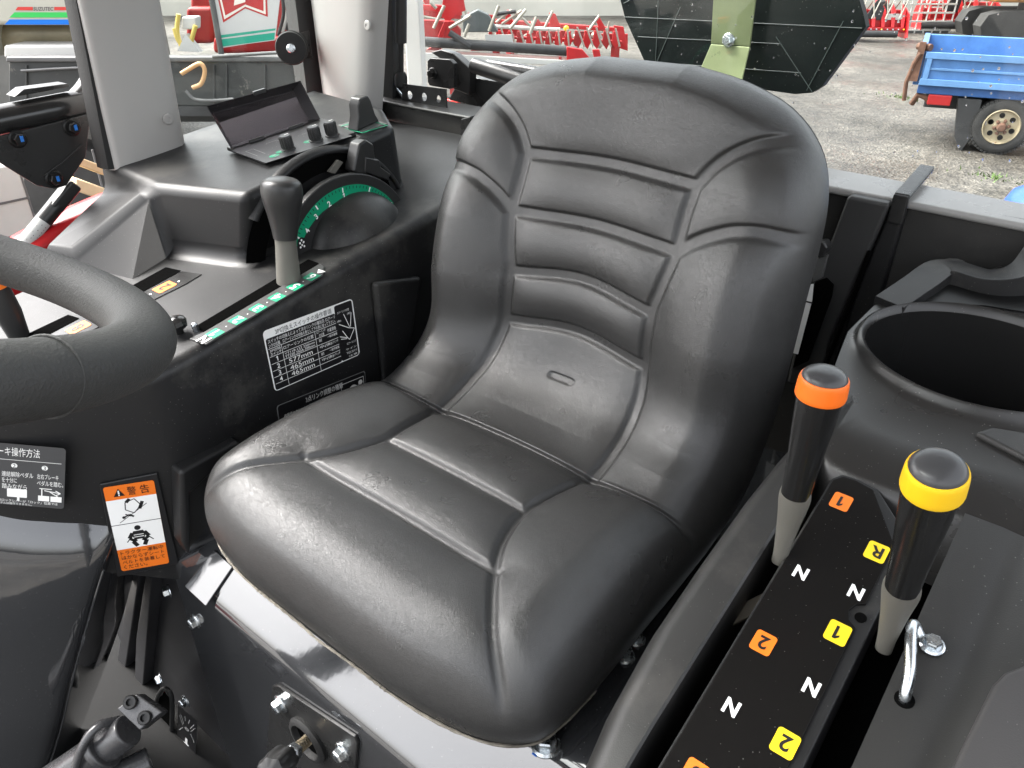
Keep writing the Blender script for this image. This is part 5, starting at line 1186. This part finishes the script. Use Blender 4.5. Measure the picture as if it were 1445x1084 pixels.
harrow('field_harrow','red harrow standing between the hexagon plate and the blue truck',1238,58,.8,.62,'red harrows in the yard')
harrow('field_harrow','red harrow directly behind the blue truck bed',1345,46,.85,1.0,'red harrows in the yard')
HD0=V((-math.sin(YAW),math.cos(YAW),0));RT0=V((math.cos(YAW),math.sin(YAW),0));HO=V((CAM.x,CAM.y,0))
def hq(px,py,D):return on(px,py,HO+HD0*D,HD0)
def slabq(m,pts,D,th):m.prism([hq(x,y,D) for x,y in pts],HD0*th)
def bar(m,p,q,D,w,th=.04,D2=None):
    a,b=hq(*p,D),hq(*q,D if D2 is None else D2);m.tube([a,b],w,8)
M_rod=mat('zinc_rod',(.5,.47,.4),.4,metal=.6);M_pink=mat('faded_pink',(0.422,0.258,0.231),.6,var=.15,vscale=5)
fh=thing('field_harrow','wide red harrow with a dark roller and grey gear cover behind seat top',"harrow",tuple(HO+HD0*12-RT0*.4),'red harrows in the yard')
m=MB();m.cyl(hq(585,58,11.6),hq(814,73,11.6),.066,.066,24);m.build('roller',M_dsteel,fh)
m=MB();slabq(m,[(585,74),(812,86),(812,93),(585,86)],11.5,.25);m.build('skid_beam',M_wht,fh,bevel=.01)
m=MB();slabq(m,[(585,70),(800,81),(800,85),(585,75)],11.55,.05);m.build('pink_rail',M_pink,fh,bevel=.006)
m=MB();slabq(m,[(653,24),(674,14),(689,21),(703,45),(653,46)],11.7,.22);m.build('gear_cover',mat('gear_grey',(0.088,0.099,0.099),.5,var=.2,vscale=5),fh,bevel=.015)
m=MB();slabq(m,[(627,-14),(652,-14),(657,15),(645,20),(631,33),(622,20)],12.1,.06);m.build('mast_plate',M_red,fh,bevel=.006)
for p in ([(627,30),(633,31),(620,66),(612,66)],[(668,62),(684,66),(687,72),(664,72)],[(602,70),(618,62),(626,74),(604,78)]):
    m=MB();slabq(m,p,11.65,.06);m.build('bracket_arm',M_red,fh,bevel=.006)
m=MB();slabq(m,[(684,49),(722,49),(725,63),(686,62)],11.68,.02);m.build('white_plate',M_wht,fh,smooth=False)
m=MB();slabq(m,[(590,28),(640,30),(650,42),(650,56),(590,52)],12.0,.12);m.build('side_guard',M_redm,fh,bevel=.01)
m=MB();slabq(m,[(585,6),(629,8),(629,18),(585,14)],12.4,.1);m.build('upper_beam',M_red,fh,bevel=.01)
for p,q in (((612,40),(627,8)),((634,40),(664,22)),((690,44),(704,8)),((720,40),(742,14)),((757,24),(748,48)),((616,12),(608,4)),((655,52),(662,34))):
    m=MB();bar(m,p,q,11.6,.022);m.build('link_rod',M_rod,fh)
m=MB();bar(m,(634,46),(664,66),11.55,.045);m.build('drive_shaft',M_dsteel,fh)
m=MB();slabq(m,[(800,66),(822,70),(834,84),(832,100),(816,100),(800,90)],11.5,.1);m.build('end_plate',M_red,fh,bevel=.012)
m=MB();slabq(m,[(836,70),(846,70),(852,100),(842,102)],11.7,.06);m.build('end_plate',M_red,fh,bevel=.01)
fh2=thing('field_harrow','long red harrow standing behind the one with roller, before the pale wall',"harrow",tuple(HO+HD0*14.2+RT0*.8),'red harrows in the yard')
for p,D,th,nm,mt in (([(690,27),(880,40),(880,46),(690,33)],13.8,.12,'main_beam',M_red),([(700,40),(806,44),(806,60),(700,54)],13.9,.05,'tine_cover',M_red),([(812,44),(842,46),(842,60),(812,58)],13.9,.05,'tine_cover',M_redm),([(848,48),(886,48),(886,72),(856,62)],13.9,.05,'tine_cover',M_red),([(775,18),(784,20),(792,40),(776,38)],13.7,.05,'bracket_arm',M_red),([(840,26),(846,24),(856,42),(846,42)],13.7,.05,'bracket_arm',M_red),([(712,16),(718,14),(724,30),(714,30)],13.7,.05,'bracket_arm',M_red),([(752,26),(760,28),(774,46),(764,46)],13.6,.05,'bracket_arm',M_redm),([(866,36),(880,38),(886,70),(874,60)],13.6,.05,'end_plate',M_red)):
    m=MB();slabq(m,p,D,th);m.build(nm,mt,fh2,bevel=.008)
for p,q in (((700,32),(722,14)),((745,46),(752,30)),((768,40),(780,16)),((830,44),(846,22)),((708,34),(736,15)),((800,40),(812,64)),((728,58),(752,44)),((735,24),(748,36)),((764,52),(790,64)),((860,30),(856,50))):
    m=MB();bar(m,p,q,13.5,.02);m.build('link_rod',M_rod,fh2)
for p,q in (((690,37),(790,42)),((700,20),(728,16))):
    m=MB();bar(m,p,q,13.5,.03);m.build('pipe',M_wht if p[1]>30 else M_dsteel,fh2)
for i,(px,py) in enumerate(((799,40),(812,52),(826,60),(838,50),(722,50),(764,60),(846,64),(754,72),(728,72),(782,68))):
    m=MB();c=hq(px,py,13.45);m.lathe([(.03,0),(.045,.02),(.03,.05),(.0003,.055)],c,-HD0,10);m.build('bolt_head' if i else 'yellow_sticker',M_rod if i else M_yel,fh2)
fh3=thing('field_harrow','tall red harrow frame seen just past the white post',"harrow",tuple(HO+HD0*16.5-RT0*1.6),'red harrows in the yard')
for p,D,th,nm,mt in (([(570,14),(650,17),(650,27),(570,24)],16.2,.12,'main_beam',M_red),([(575,30),(640,32),(640,46),(575,44)],16.3,.05,'tine_cover',M_redm),([(596,-30),(606,-30),(606,22),(598,22)],16.1,.06,'mast_plate',M_red),([(640,-30),(648,-30),(652,22),(644,22)],16.1,.06,'mast_plate',M_red),([(570,-14),(660,-12),(660,-6),(570,-8)],16.4,.1,'upper_beam',M_redm),([(660,18),(700,22),(700,34),(660,30)],16.3,.06,'side_guard',M_red)):
    m=MB();slabq(m,p,D,th);m.build(nm,mt,fh3,bevel=.008)
for p,q in (((580,40),(598,4)),((612,36),(636,2)),((622,8),(640,36)),((662,30),(652,4)),((590,22),(630,30))):
    m=MB();bar(m,p,q,16,.024);m.build('link_rod',M_rod,fh3)
q=hq(610,44,16.3);m=MB();m.box(V((q.x,q.y,q.z/2)),(.1,.1,q.z));m.build('stand_leg',M_redm,fh3)
fh4=thing('field_harrow','dense red harrow rotor row standing just behind the roller',"harrow",tuple(HO+HD0*12.9+RT0*.4),'red harrows in the yard')
for k in range(14):
    px=690+13.5*k;dy=(k*37%9)-4
    m=MB();slabq(m,[(px,44+dy*.3),(px+7,45),(px+10,58),(px+4,70),(px-2,62)],12.7,.05);m.build('tine_blade',M_red if k%3 else M_redm,fh4,bevel=.006)
    m=MB();bar(m,(px+3,40+dy*.4),(px+9-dy,66),12.6,.014);m.build('tine_rod',M_rod,fh4)
for p,nm in (([(686,50),(878,58),(878,62),(686,54)],'rotor_beam'),([(686,64),(800,70),(800,74),(686,68)],'lower_rail')):
    m=MB();slabq(m,p,12.75,.08);m.build(nm,M_redm,fh4,bevel=.008)
for px in (700,868):
    q=hq(px,58,12.78);m=MB();m.box(V((q.x,q.y,q.z/2)),(.08,.08,q.z));m.build('stand_leg',M_redm,fh4)
for sgn in (720,870):
    q=hq(sgn,45,13.9);m=MB();m.box(V((q.x,q.y,q.z/2)),(.1,.1,q.z));m.build('stand_leg',M_redm,fh2)
q=hq(640,75,11.6);m=MB();m.box(V((q.x,q.y,q.z/2)),(.1,.1,q.z));m.build('stand_leg',M_redm,fh);q=hq(790,80,11.6);m=MB();m.box(V((q.x,q.y,q.z/2)),(.1,.1,q.z));m.build('stand_leg',M_redm,fh)
# white post right beside the rear window
wp_=thing('white_post','bright white steel post just outside rear window by the gas strut','post',tuple(gp_(590,130)))
q=at(586,60,'z',1.75);q=CAM+(q-CAM)*(3.2/(q-CAM).length);m=MB();m.box(V((q.x,q.y,1.4)),(.062,.062,2.8),Matrix.Rotation(.5,3,'Z'));m.build('post_shaft',M_wht,wp_,bevel=.006);m=MB();m.box(V((q.x,q.y,.012)),(.2,.2,.024),Matrix.Rotation(.5,3,'Z'));m.build('post_foot',M_steel,wp_)
# ---- far wall of the yard, with a row of grating frames and the orange digger
hd=V((-math.sin(YAW),math.cos(YAW),0));rt=V((math.cos(YAW),math.sin(YAW),0));c0=V((CAM.x,CAM.y,0))
def yd(r,d,z=0):return c0+rt*r+hd*d+V((0,0,z))
ws=thing('warehouse','long pale warehouse wall at the back of the yard','warehouse',tuple(yd(0,24)))
m=MB();m.hexa([yd(-30,24),yd(30,24),yd(30,30),yd(-30,30),yd(-30,24,4.2),yd(30,24,4.2),yd(30,30,4.2),yd(-30,30,4.2)]);m.build('wall',M_cream,ws,smooth=False)
m=MB();m.hexa([yd(-31,23.4,4.2),yd(31,23.4,4.2),yd(31,30.6,4.2),yd(-31,30.6,4.2),yd(-31,27,6),yd(31,27,6),yd(31,27.2,6),yd(-31,27.2,6)]);m.build('roof',M_steel,ws,smooth=False)
m=MB();m.hexa([yd(-30,23.96),yd(30,23.96),yd(30,23.999),yd(-30,23.999),yd(-30,23.96,.35),yd(30,23.96,.35),yd(30,23.999,.35),yd(-30,23.999,.35)]);m.build('plinth',M_cream,ws,smooth=False)
for k in range(12):
    m=MB();r=-27+k*5;m.hexa([yd(r,23.95,.35),yd(r+.12,23.95,.35),yd(r+.12,23.999,.35),yd(r,23.999,.35),yd(r,23.95,4.2),yd(r+.12,23.95,4.2),yd(r+.12,23.999,4.2),yd(r,23.999,4.2)]);m.build('wall_batten',M_wht,ws,smooth=False)
def grating(px,py,label):
    g=gp_(px,py);t=thing('grating_frame',label,'pallet frame',tuple(g),'white grating frames at the back of the yard');m=MB()
    for i in range(9):q=g+rt*(-.8+.2*i);m.box(q+V((0,0,.5)),(.03,.03,1.0));
    for j in range(6):m.hexa([g+rt*-.82+hd*-.02+V((0,0,.05+.18*j)),g+rt*.82+hd*-.02+V((0,0,.05+.18*j)),g+rt*.82+hd*.02+V((0,0,.05+.18*j)),g+rt*-.82+hd*.02+V((0,0,.05+.18*j))]+[p+V((0,0,.035)) for p in (g+rt*-.82+hd*-.02+V((0,0,.05+.18*j)),g+rt*.82+hd*-.02+V((0,0,.05+.18*j)),g+rt*.82+hd*.02+V((0,0,.05+.18*j)),g+rt*-.82+hd*.02+V((0,0,.05+.18*j)))])
    m.build('grate',M_wht,t,smooth=False)
    m=MB();m.box(g+hd*.3+V((0,0,.04)),(1.6,.6,.08),Matrix.Rotation(YAW,3,'Z'));m.build('skid',M_steel,t)
grating(1290,47,'white grating frame behind the red harrow by the hexagon plate');grating(1345,40,'white grating frame between grating and orange digger')
dg=thing('excavator','orange digger body with black lettering behind the blue truck','excavator',tuple(gp_(1430,60)))
g=at(1440,60,'z',0);ux=V((math.cos(YAW-.1),math.sin(YAW-.1),0));uy=V((-ux.y,ux.x,0))
M_dig=mat('digger_orange',(0.408,0.184,0.034),.5,var=.15,vscale=2)
def pd(a,b,c):return g+ux*a+uy*b+V((0,0,c))
m=MB();m.hexa([pd(-.75,0,.75),pd(2.2,0,.75),pd(2.2,1.4,.75),pd(-.75,1.4,.75),pd(-.65,0,1.75),pd(2.2,0,1.75),pd(2.2,1.4,1.75),pd(-.65,1.4,1.75)]);bd=m.build('body',M_dig,dg,bevel=.08)
F=Frame(pd(-.32,-.004,1.02),ux,V((0,0,-1)),.75,.22);m=MB();F.text(m,'JOB',0,0,1,1,.002,bold=.03);m.build('lettering',M_lblk,bd,smooth=False)
for b0 in (0,1.0):
    m=MB();m.loft([[pd(a,b0+k,c) for a,c in ((-.9,.3),(-.8,.06),(-.5,0),(2.0,0),(2.3,.06),(2.4,.3),(2.3,.52),(2.0,.6),(-.5,.6),(-.8,.52))] for k in (0,.4)]);m.build('crawler_track',M_tyre,dg,bevel=.01)
m=MB();m.lathe([(.5,.55),(.5,.78)],pd(.6,.7,0),(0,0,1),24);m.build('turntable',M_dsteel,dg)
m=MB();m.tube([pd(-.4,.4,1.6),pd(-1.0,.4,2.6),pd(-2.0,.4,2.8)],.14,8);m.build('boom',M_dig,dg)
# blue drum just below the rear sill
bd_=thing('blue_drum','glossy blue plastic drum standing outside beneath the rear window corner','drum',tuple(gp_(1470,330)))
q=at(1478,276,'z',.92);q=CAM+(q-CAM)*1.0;m=MB();m.lathe([(.0003,.92),(.10,.915),(.2,.90),(.27,.86),(.295,.80),(.30,.70),(.30,.06),(.28,0)][::-1],V((q.x+.1,q.y+.25,0)),(0,0,1),48);m.build('drum_body',mat('drum_blue',(.02,.07,.45),.3),bd_,angle=50)
m=MB();m.tube([V((q.x+.1+.303*math.cos(2*math.pi*j/40),q.y+.25+.303*math.sin(2*math.pi*j/40),.55)) for j in range(40)],.012,8,closed=True);m.build('drum_hoop',mat('drum_blue2',(.02,.06,.38),.3),bd_)
# weeds on the gravel
M_weed=mat('weed_green',(.07,.12,.025),.7,var=.3,vscale=9)
for k,(px,py,lab) in enumerate(((1405,252,'low green weed patch on the gravel under the truck wheel'),(1270,138,'thin weed tuft on the gravel left of the truck'))):
    g=gp_(px,py);m=MB();r=random.Random(k)
    for i in range(70):
        a=r.uniform(0,6.28);d=r.gauss(0,.13);q=g+V((math.cos(a)*d*1.6,math.sin(a)*d,0));h=r.uniform(.015,.05);b=V((r.uniform(-.04,.04),r.uniform(-.04,.04),h));s_=V((math.cos(a+1),math.sin(a+1),0))*.008;m.face([q-s_,q+s_,q+b])
    o=m.build('weed_tuft',M_weed,None,smooth=False);tag(o,lab,'weeds');o['kind']='stuff'
# ---- flatbed with a seeder, seen through the side windows
fo=at(345,100,'z',1.25);fdv=V((math.cos(YAW),math.sin(YAW),0));fnv=V((-fdv.y,fdv.x,0))   # away from us
def fp_(px,py,k=0):return on(px,py,fo+fnv*k,fnv)
def fbx(m,px0,py0,px1,py1,k,th):
    a,b,c,d=fp_(px0,py1,k),fp_(px1,py1,k),fp_(px1,py0,k),fp_(px0,py0,k);f=fnv*th;m.hexa([a,b,b+f,a+f,d,c,c+f,d+f])
fb_=thing('flatbed_truck','grey steel dropside truck bed parked beyond the side windows','truck bed',tuple(V((fo.x,fo.y,0))))
M_bed=mat('weathered_grey',(0.037,0.039,0.038),.5,var=.3,vscale=3,wear=(.16,.15,.13),wscale=9,wthr=.62,rvar=.1)
m=MB();fbx(m,12,86,455,150,0,.05);sd_=m.build('side_gate',M_bed,fb_,bevel=.01)
m=MB();fbx(m,8,80,458,88,-.02,.09);m.build('top_rail',M_steel,sd_,bevel=.01)
for k in (35,130,205,300,318,372):
    m=MB();fbx(m,k,92,k+3,146,-.012,.012);m.build('rib',M_bed,sd_,bevel=.004)
m=MB();pts=[fp_(30,100,-.02),fp_(80,97,-.02),fp_(130,95,-.02)];m.tube(pts,.008,8);m.build('hook_rail',M_steel,sd_)
m=MB();pts=[fp_(300,80,-.02),fp_(365,76,-.02),fp_(430,72,-.02)];m.tube(pts,.010,8);m.build('hook_rail',M_steel,sd_)
m=MB();a,b=fp_(12,150),fp_(455,150);m.hexa([a+V((0,0,-.06)),b+V((0,0,-.06)),b+fnv*1.9+V((0,0,-.06)),a+fnv*1.9+V((0,0,-.06)),a,b,b+fnv*1.9,a+fnv*1.9]);m.build('bed_floor',M_dsteel,fb_)
m=MB();fbx(m,-20,150,470,172,.3,.1);m.build('chassis_rail',M_dsteel,fb_)
for px in (70,410):
    c=fp_(px,150,.25);c.z=.38
    m=MB();m.lathe([(.20,0),(.36,.02),(.38,.05),(.38,.18),(.35,.22),(.2,.22)],c,fnv,40);m.build('tyre',M_tyre,fb_,angle=40)
# seeder with stripes
sd2=thing('rice_seeder','pale seeding machine with red green and blue stripes on the flatbed','seeder',tuple(fp_(70,86,.5)))
M_seed=mat('seeder_ivory',(0.394,0.388,0.326),.35,var=.06,vscale=4);M_tan=mat('seeder_tan',(0.204,0.180,0.116),.35,metal=.2,var=.2,vscale=5)
m=MB();fbx(m,-60,-60,118,36,.30,.7);bd2=m.build('hopper',M_seed,sd2,bevel=.03)
ra,rb_=fp_(-60,50,.62),fp_(117,48,.62);m=MB();m.cyl(ra,rb_,.125,.125,40);m.build('drum',M_tan,sd2,bevel=.01)
m=MB();fbx(m,5,64,126,82,.28,.6);m.build('base_tray',M_wht,sd2,bevel=.015)
m=MB();fbx(m,-55,36,-10,82,.4,.5);m.build('side_plate',M_seed,sd2,bevel=.01)
m=MB();fbx(m,118,48,124,62,.27,.02);m.build('blue_clip',mat('clip_blue',(.05,.05,.35),.4),sd2)
F=Frame.corners(fp_(6,9,.2975),fp_(118,9,.2975),fp_(6,37,.2975))
for nm,c,v0,v1 in (('stripe_red',(.50,.04,.03),.03,.20),('stripe_green',(.03,.42,.08),.30,.56),('stripe_blue',(.0,.14,.55),.66,.92)):
    g=MB()
    off=.13*(1-v0)
    if nm=='stripe_red':
        F.poly(g,[(.17,v0),(.36,v0),(.36,v1),(.14,v1)],0);F.poly(g,[(.63,v0),(1,v0),(1,v1),(.63,v1)],0)
    else:F.poly(g,[(.20-.17*v0-.02,v0),(1,v0),(1,v1),(.20-.17*v1-.04,v1)],0)
    g.build_each(nm,mat(nm,c,.4),bd2,smooth=False)
g=MB();F.text(g,'SUZUTEC',.37,.03,.62,.22,.001,bold=.02);g.build('lettering',mat('letter_grey',(.10,.09,.09),.4),bd2,smooth=False)
# white actuator with yellow pipes and a hose roll on the bed
ac=thing('pipe_unit','small white valve box with yellow pipes on the flatbed','valve box',tuple(fp_(270,60,.3)))
m=MB();fbx(m,256,24,276,42,.25,.1);m.build('valve_body',M_wht,ac,bevel=.01)
for pts in ([(246,40),(252,58),(262,66)],[(252,20),(250,45),(258,72)],[(276,36),(270,60),(276,72)]):
    m=MB();m.tube(spline([fp_(*p,.24) for p in pts],5),.014,10);m.build('pipe',mat('pipe_yellow',(.55,.42,.10),.4),ac)
m=MB();c=[fp_(*p,.22) for p in [(250,72),(262,48),(282,74)]];m.prism(c,fnv*.06);m.build('foot_plate',M_wht,ac)
hr=thing('hose_coil','tan coiled hose hanging on the front of the flatbed','hose',tuple(fp_(268,110,-.05)))
m=MB();m.tube(spline([fp_(*p,-.08) for p in [(256,104),(266,98),(282,90),(289,100),(284,118),(272,124)]],6),.013,12);m.build('hose',mat('hose_tan',(.55,.32,.15),.5),hr)
m=MB();m.tube(spline([fp_(*p,-.07) for p in [(262,128),(275,140),(300,142),(330,140)]],6),.010,10);m.build('wire_end',M_steel,hr)
# banner with its red mark and green bands
bn_=thing('banner','white hanging banner with red angular mark and teal bands','banner',tuple(fp_(345,60,.8)))
F=Frame.corners(fp_(296,-60,.7),fp_(400,-60,.7),fp_(312,70,.7))
m=MB();cl=[fp_(*p,.7) for p in [(292,-60),(402,-60),(388,57),(350,62),(312,68)]];m.prism(cl,fnv*.006);ban=m.build('cloth',mat('banner_white',(0.530,0.524,0.503),.7,bump=.3,bscale=8,bdist=.02),bn_,smooth=False)
def pic(name,pts,mt,k):
    g=MB();P=[fp_(*p,.699-k) for p in pts];nn=(P[1]-P[0]).cross(P[2]-P[0])
    g.face(P if nn.dot(-fnv)>0 else P[::-1]);g.build(name,mt,ban,smooth=False)
M_tl=mat('banner_teal',(.02,.33,.22),.6)
pic('teal_band',[(308,50),(389,40),(388.5,43),(309,54)],M_tl,0);pic('teal_band',[(309.5,56),(388,46),(387,56),(350,61),(313,66)],M_tl,0)
pic('mark_outline',[(301,-30),(376,-30),(378,24),(346,12),(315,32)],M_red,0)
pic('mark_gap',[(303.5,-30),(373.5,-30),(375,20.5),(346,9.5),(316.5,27.5)],mat('banner_cream',(.75,.70,.62),.7),.001)
pic('mark_red',[(306,-30),(371,-30),(372,16),(346,6.5),(318,22)],M_red,.002)
pic('mark_notch',[(334,-30),(350,-30),(346,3),(330,8)],mat('banner_cream',(.75,.70,.62),.7),.003)
m=MB();a,b=fp_(288,-62,.70),fp_(406,-62,.70);m.cyl(a,b,.02,.02,12);m.build('rod',M_steel,bn_)
for px in (288,406):
    a=fp_(px,-62,.70);m=MB();m.cyl(V((a.x,a.y,1.1)),a,.02,.02,12);m.build('pole',M_steel,bn_)
rm=thing('red_tiller','red rotary tiller standing behind the banner on the flatbed','tiller',tuple(fp_(290,60,1.0)))
for (a,b,c,d,k,mt,nm) in ((262,10,300,62,1.0,M_redm,'tine_cover'),(385,-20,428,60,.95,M_redm,'side_cover'),(300,52,430,76,.9,M_redm,'lower_beam'),(268,-20,440,14,1.1,M_redm,'upper_cover')):
    m=MB();fbx(m,a,b,c,d,k,.25);m.build(nm,mt,rm,bevel=.03)
for k in range(5):
    m=MB();m.tube(spline([fp_(393+6*k,50-4*k,.9),fp_(400+5*k,20,.88),fp_(398+8*k,-10,.88)],5),.012,8);m.build('curved_tine',M_wht if k%2 else M_dsteel,rm)
dk=thing('storage_shed','dark open shed behind the flatbed','shed',tuple(yd(-9,9)))
m=MB();m.hexa([yd(-16,8.5),yd(-4.4,10.5),yd(-4.4,10.7),yd(-16,8.7),yd(-16,8.5,3.2),yd(-4.4,10.5,3.2),yd(-4.4,10.7,3.2),yd(-16,8.7,3.2)]);m.build('back_wall',mat('shed_grey',(0.204,0.197,0.177),.7,var=.25,vscale=1.2),dk,smooth=False)
m=MB();m.hexa([yd(-16.5,6.5,3.2),yd(-4.0,8.5,3.2),yd(-4,10.9,3.2),yd(-16.5,8.9,3.2),yd(-16.5,6.5,3.3),yd(-4.0,8.5,3.3),yd(-4,10.9,3.5),yd(-16.5,8.9,3.5)]);m.build('roof',M_steel,dk,smooth=False)
for r,d in ((-16.3,6.7),(-4.3,8.6)):
    m=MB();m.box(yd(r,d,1.6),(.12,.12,3.2));m.build('post',M_steel,dk)
# timber and white blocks beside the tractor, and its own red wheel cover
tb=thing('timber_beam','pale sawn timber beam lying outside beside the red wheel cover','timber',tuple(at(130,245,'x',-1.9)))
def tq(px,py,k=0):return at(px,py,'x',-1.9-k)
m=MB();m.prism([tq(112,222),tq(170,243),tq(170,256),tq(112,234)],V((-.12,0,0)));m.build('beam_wood',mat('sawn_wood',(.52,.38,.21),.7,var=.2,vscale=12),tb,bevel=.004)
tb2=thing('timber_beam','pale sawn timber plank stack nearest the white blocks','timber',tuple(at(100,270,'x',-1.8)))
m=MB();m.prism([tq(108,252),tq(170,274),tq(170,292),tq(108,270)],V((-.25,0,0)));m.build('plank',mat('sawn_wood2',(.60,.47,.28),.7,var=.15,vscale=10),tb2,bevel=.004)
bk2=thing('block_stack','stack of white concrete blocks outside, past the slanting gas strut','blocks',tuple(at(20,300,'x',-2.3)))
def bq(px,py):return at(px,py,'x',-2.3)
a,b=bq(-40,330),bq(58,330);top=bq(20,232).z
m=MB();m.hexa([V((-2.3,a.y-.2,0)),V((-2.3,b.y,0)),V((-2.7,b.y,0)),V((-2.7,a.y-.2,0)),V((-2.3,a.y-.2,top)),V((-2.3,b.y,top)),V((-2.7,b.y,top)),V((-2.7,a.y-.2,top))]);m.build('block_face',mat('block_white',(0.449,0.449,0.422),.7,var=.06,vscale=5),bk2,bevel=.006)
for k in range(1,6):
    m=MB();z=top-.11*k;m.box(V((-2.2995,(a.y+b.y)/2-.1,z)),(.003,(b.y-a.y)+.2,.007));m.build('joint',M_steel,bk2,smooth=False)
for k in range(5):
    m=MB();y=a.y+.07+.12*k;m.box(V((-2.2995,y,top-.3)),(.0035,.006,.6));m.build('joint',M_steel,bk2,smooth=False)
wcv=thing('wheel_cover','bright red rounded wheel cover of the tractor outside the console','wheel cover',(-.95,.6,1.3))
m=MB();rings=[]
arc=[(-.35,1.10),(-.1,1.30),(.10,1.42),(.25,1.50),(.40,1.57),(.6,1.61),(.85,1.61),(1.1,1.55)]
for y,z in spline([(y,z,0) for y,z in arc],4) and [(p.x,p.y) for p in spline([(y,z,0) for y,z in arc],4)]:
    rings.append([V((x,y,z+dz)) for x,dz in ((-.765,-.25),(-.765,-.02),(-.770,-.006),(-.78,0),(-.82,.0),(-.85,-.008),(-.87,-.03),(-.88,-.2))])
m.loft(rings,closed=False,cap=False);m.build('cover_skin',M_red,wcv,angle=50)
# ---------------------------------------------------------------- cab roof, a glazed hatch added to let light in, and front posts
rf_=thing('cab_roof','grey lined cab roof with a clear hatch added to let in top light','roof',(0,.1,2.45))
M_roof=mat('roof_grey',(.42,.41,.40),.8)
m=MB();x0,x1,y0,y1=-.92,.80,-.80,1.2;hx0,hx1,hy0,hy1=-.50,.50,-.66,.02
def slab(a,b,c,d):m.hexa([V((a,c,2.44)),V((b,c,2.44)),V((b,d,2.44)),V((a,d,2.44)),V((a,c,2.54)),V((b,c,2.54)),V((b,d,2.54)),V((a,d,2.54))])
slab(x0,x1,y0,hy0);slab(x0,x1,hy1,y1);slab(x0,hx0,hy0,hy1);slab(hx1,x1,hy0,hy1);m.build('roof_frame',M_roof,rf_,smooth=False)

m=MB();m.hexa([V((hx0,hy0,2.50)),V((hx1,hy0,2.50)),V((hx1,hy1,2.50)),V((hx0,hy1,2.50)),V((hx0,hy0,2.505)),V((hx1,hy0,2.505)),V((hx1,hy1,2.505)),V((hx0,hy1,2.505))]);m.build('added_hatch_pane',M_glass,rf_,smooth=False)
for x,lab in ((-.78,'dark leading cab post on the console side'),(.74,'dark leading cab post on the door side')):
    fp2=thing('cab_post',lab,'post',(x,-.66,.75));m=MB()
    m.loft([[V((x+a,-.66+b+k,z)) for a,b in ((-.035,-.04),(.035,-.04),(.035,.04),(-.035,.04))] for z,k in ((.74,-.06),(1.6,0),(2.44,.02))]);m.build('post_body',M_metal,fp2,bevel=.008)
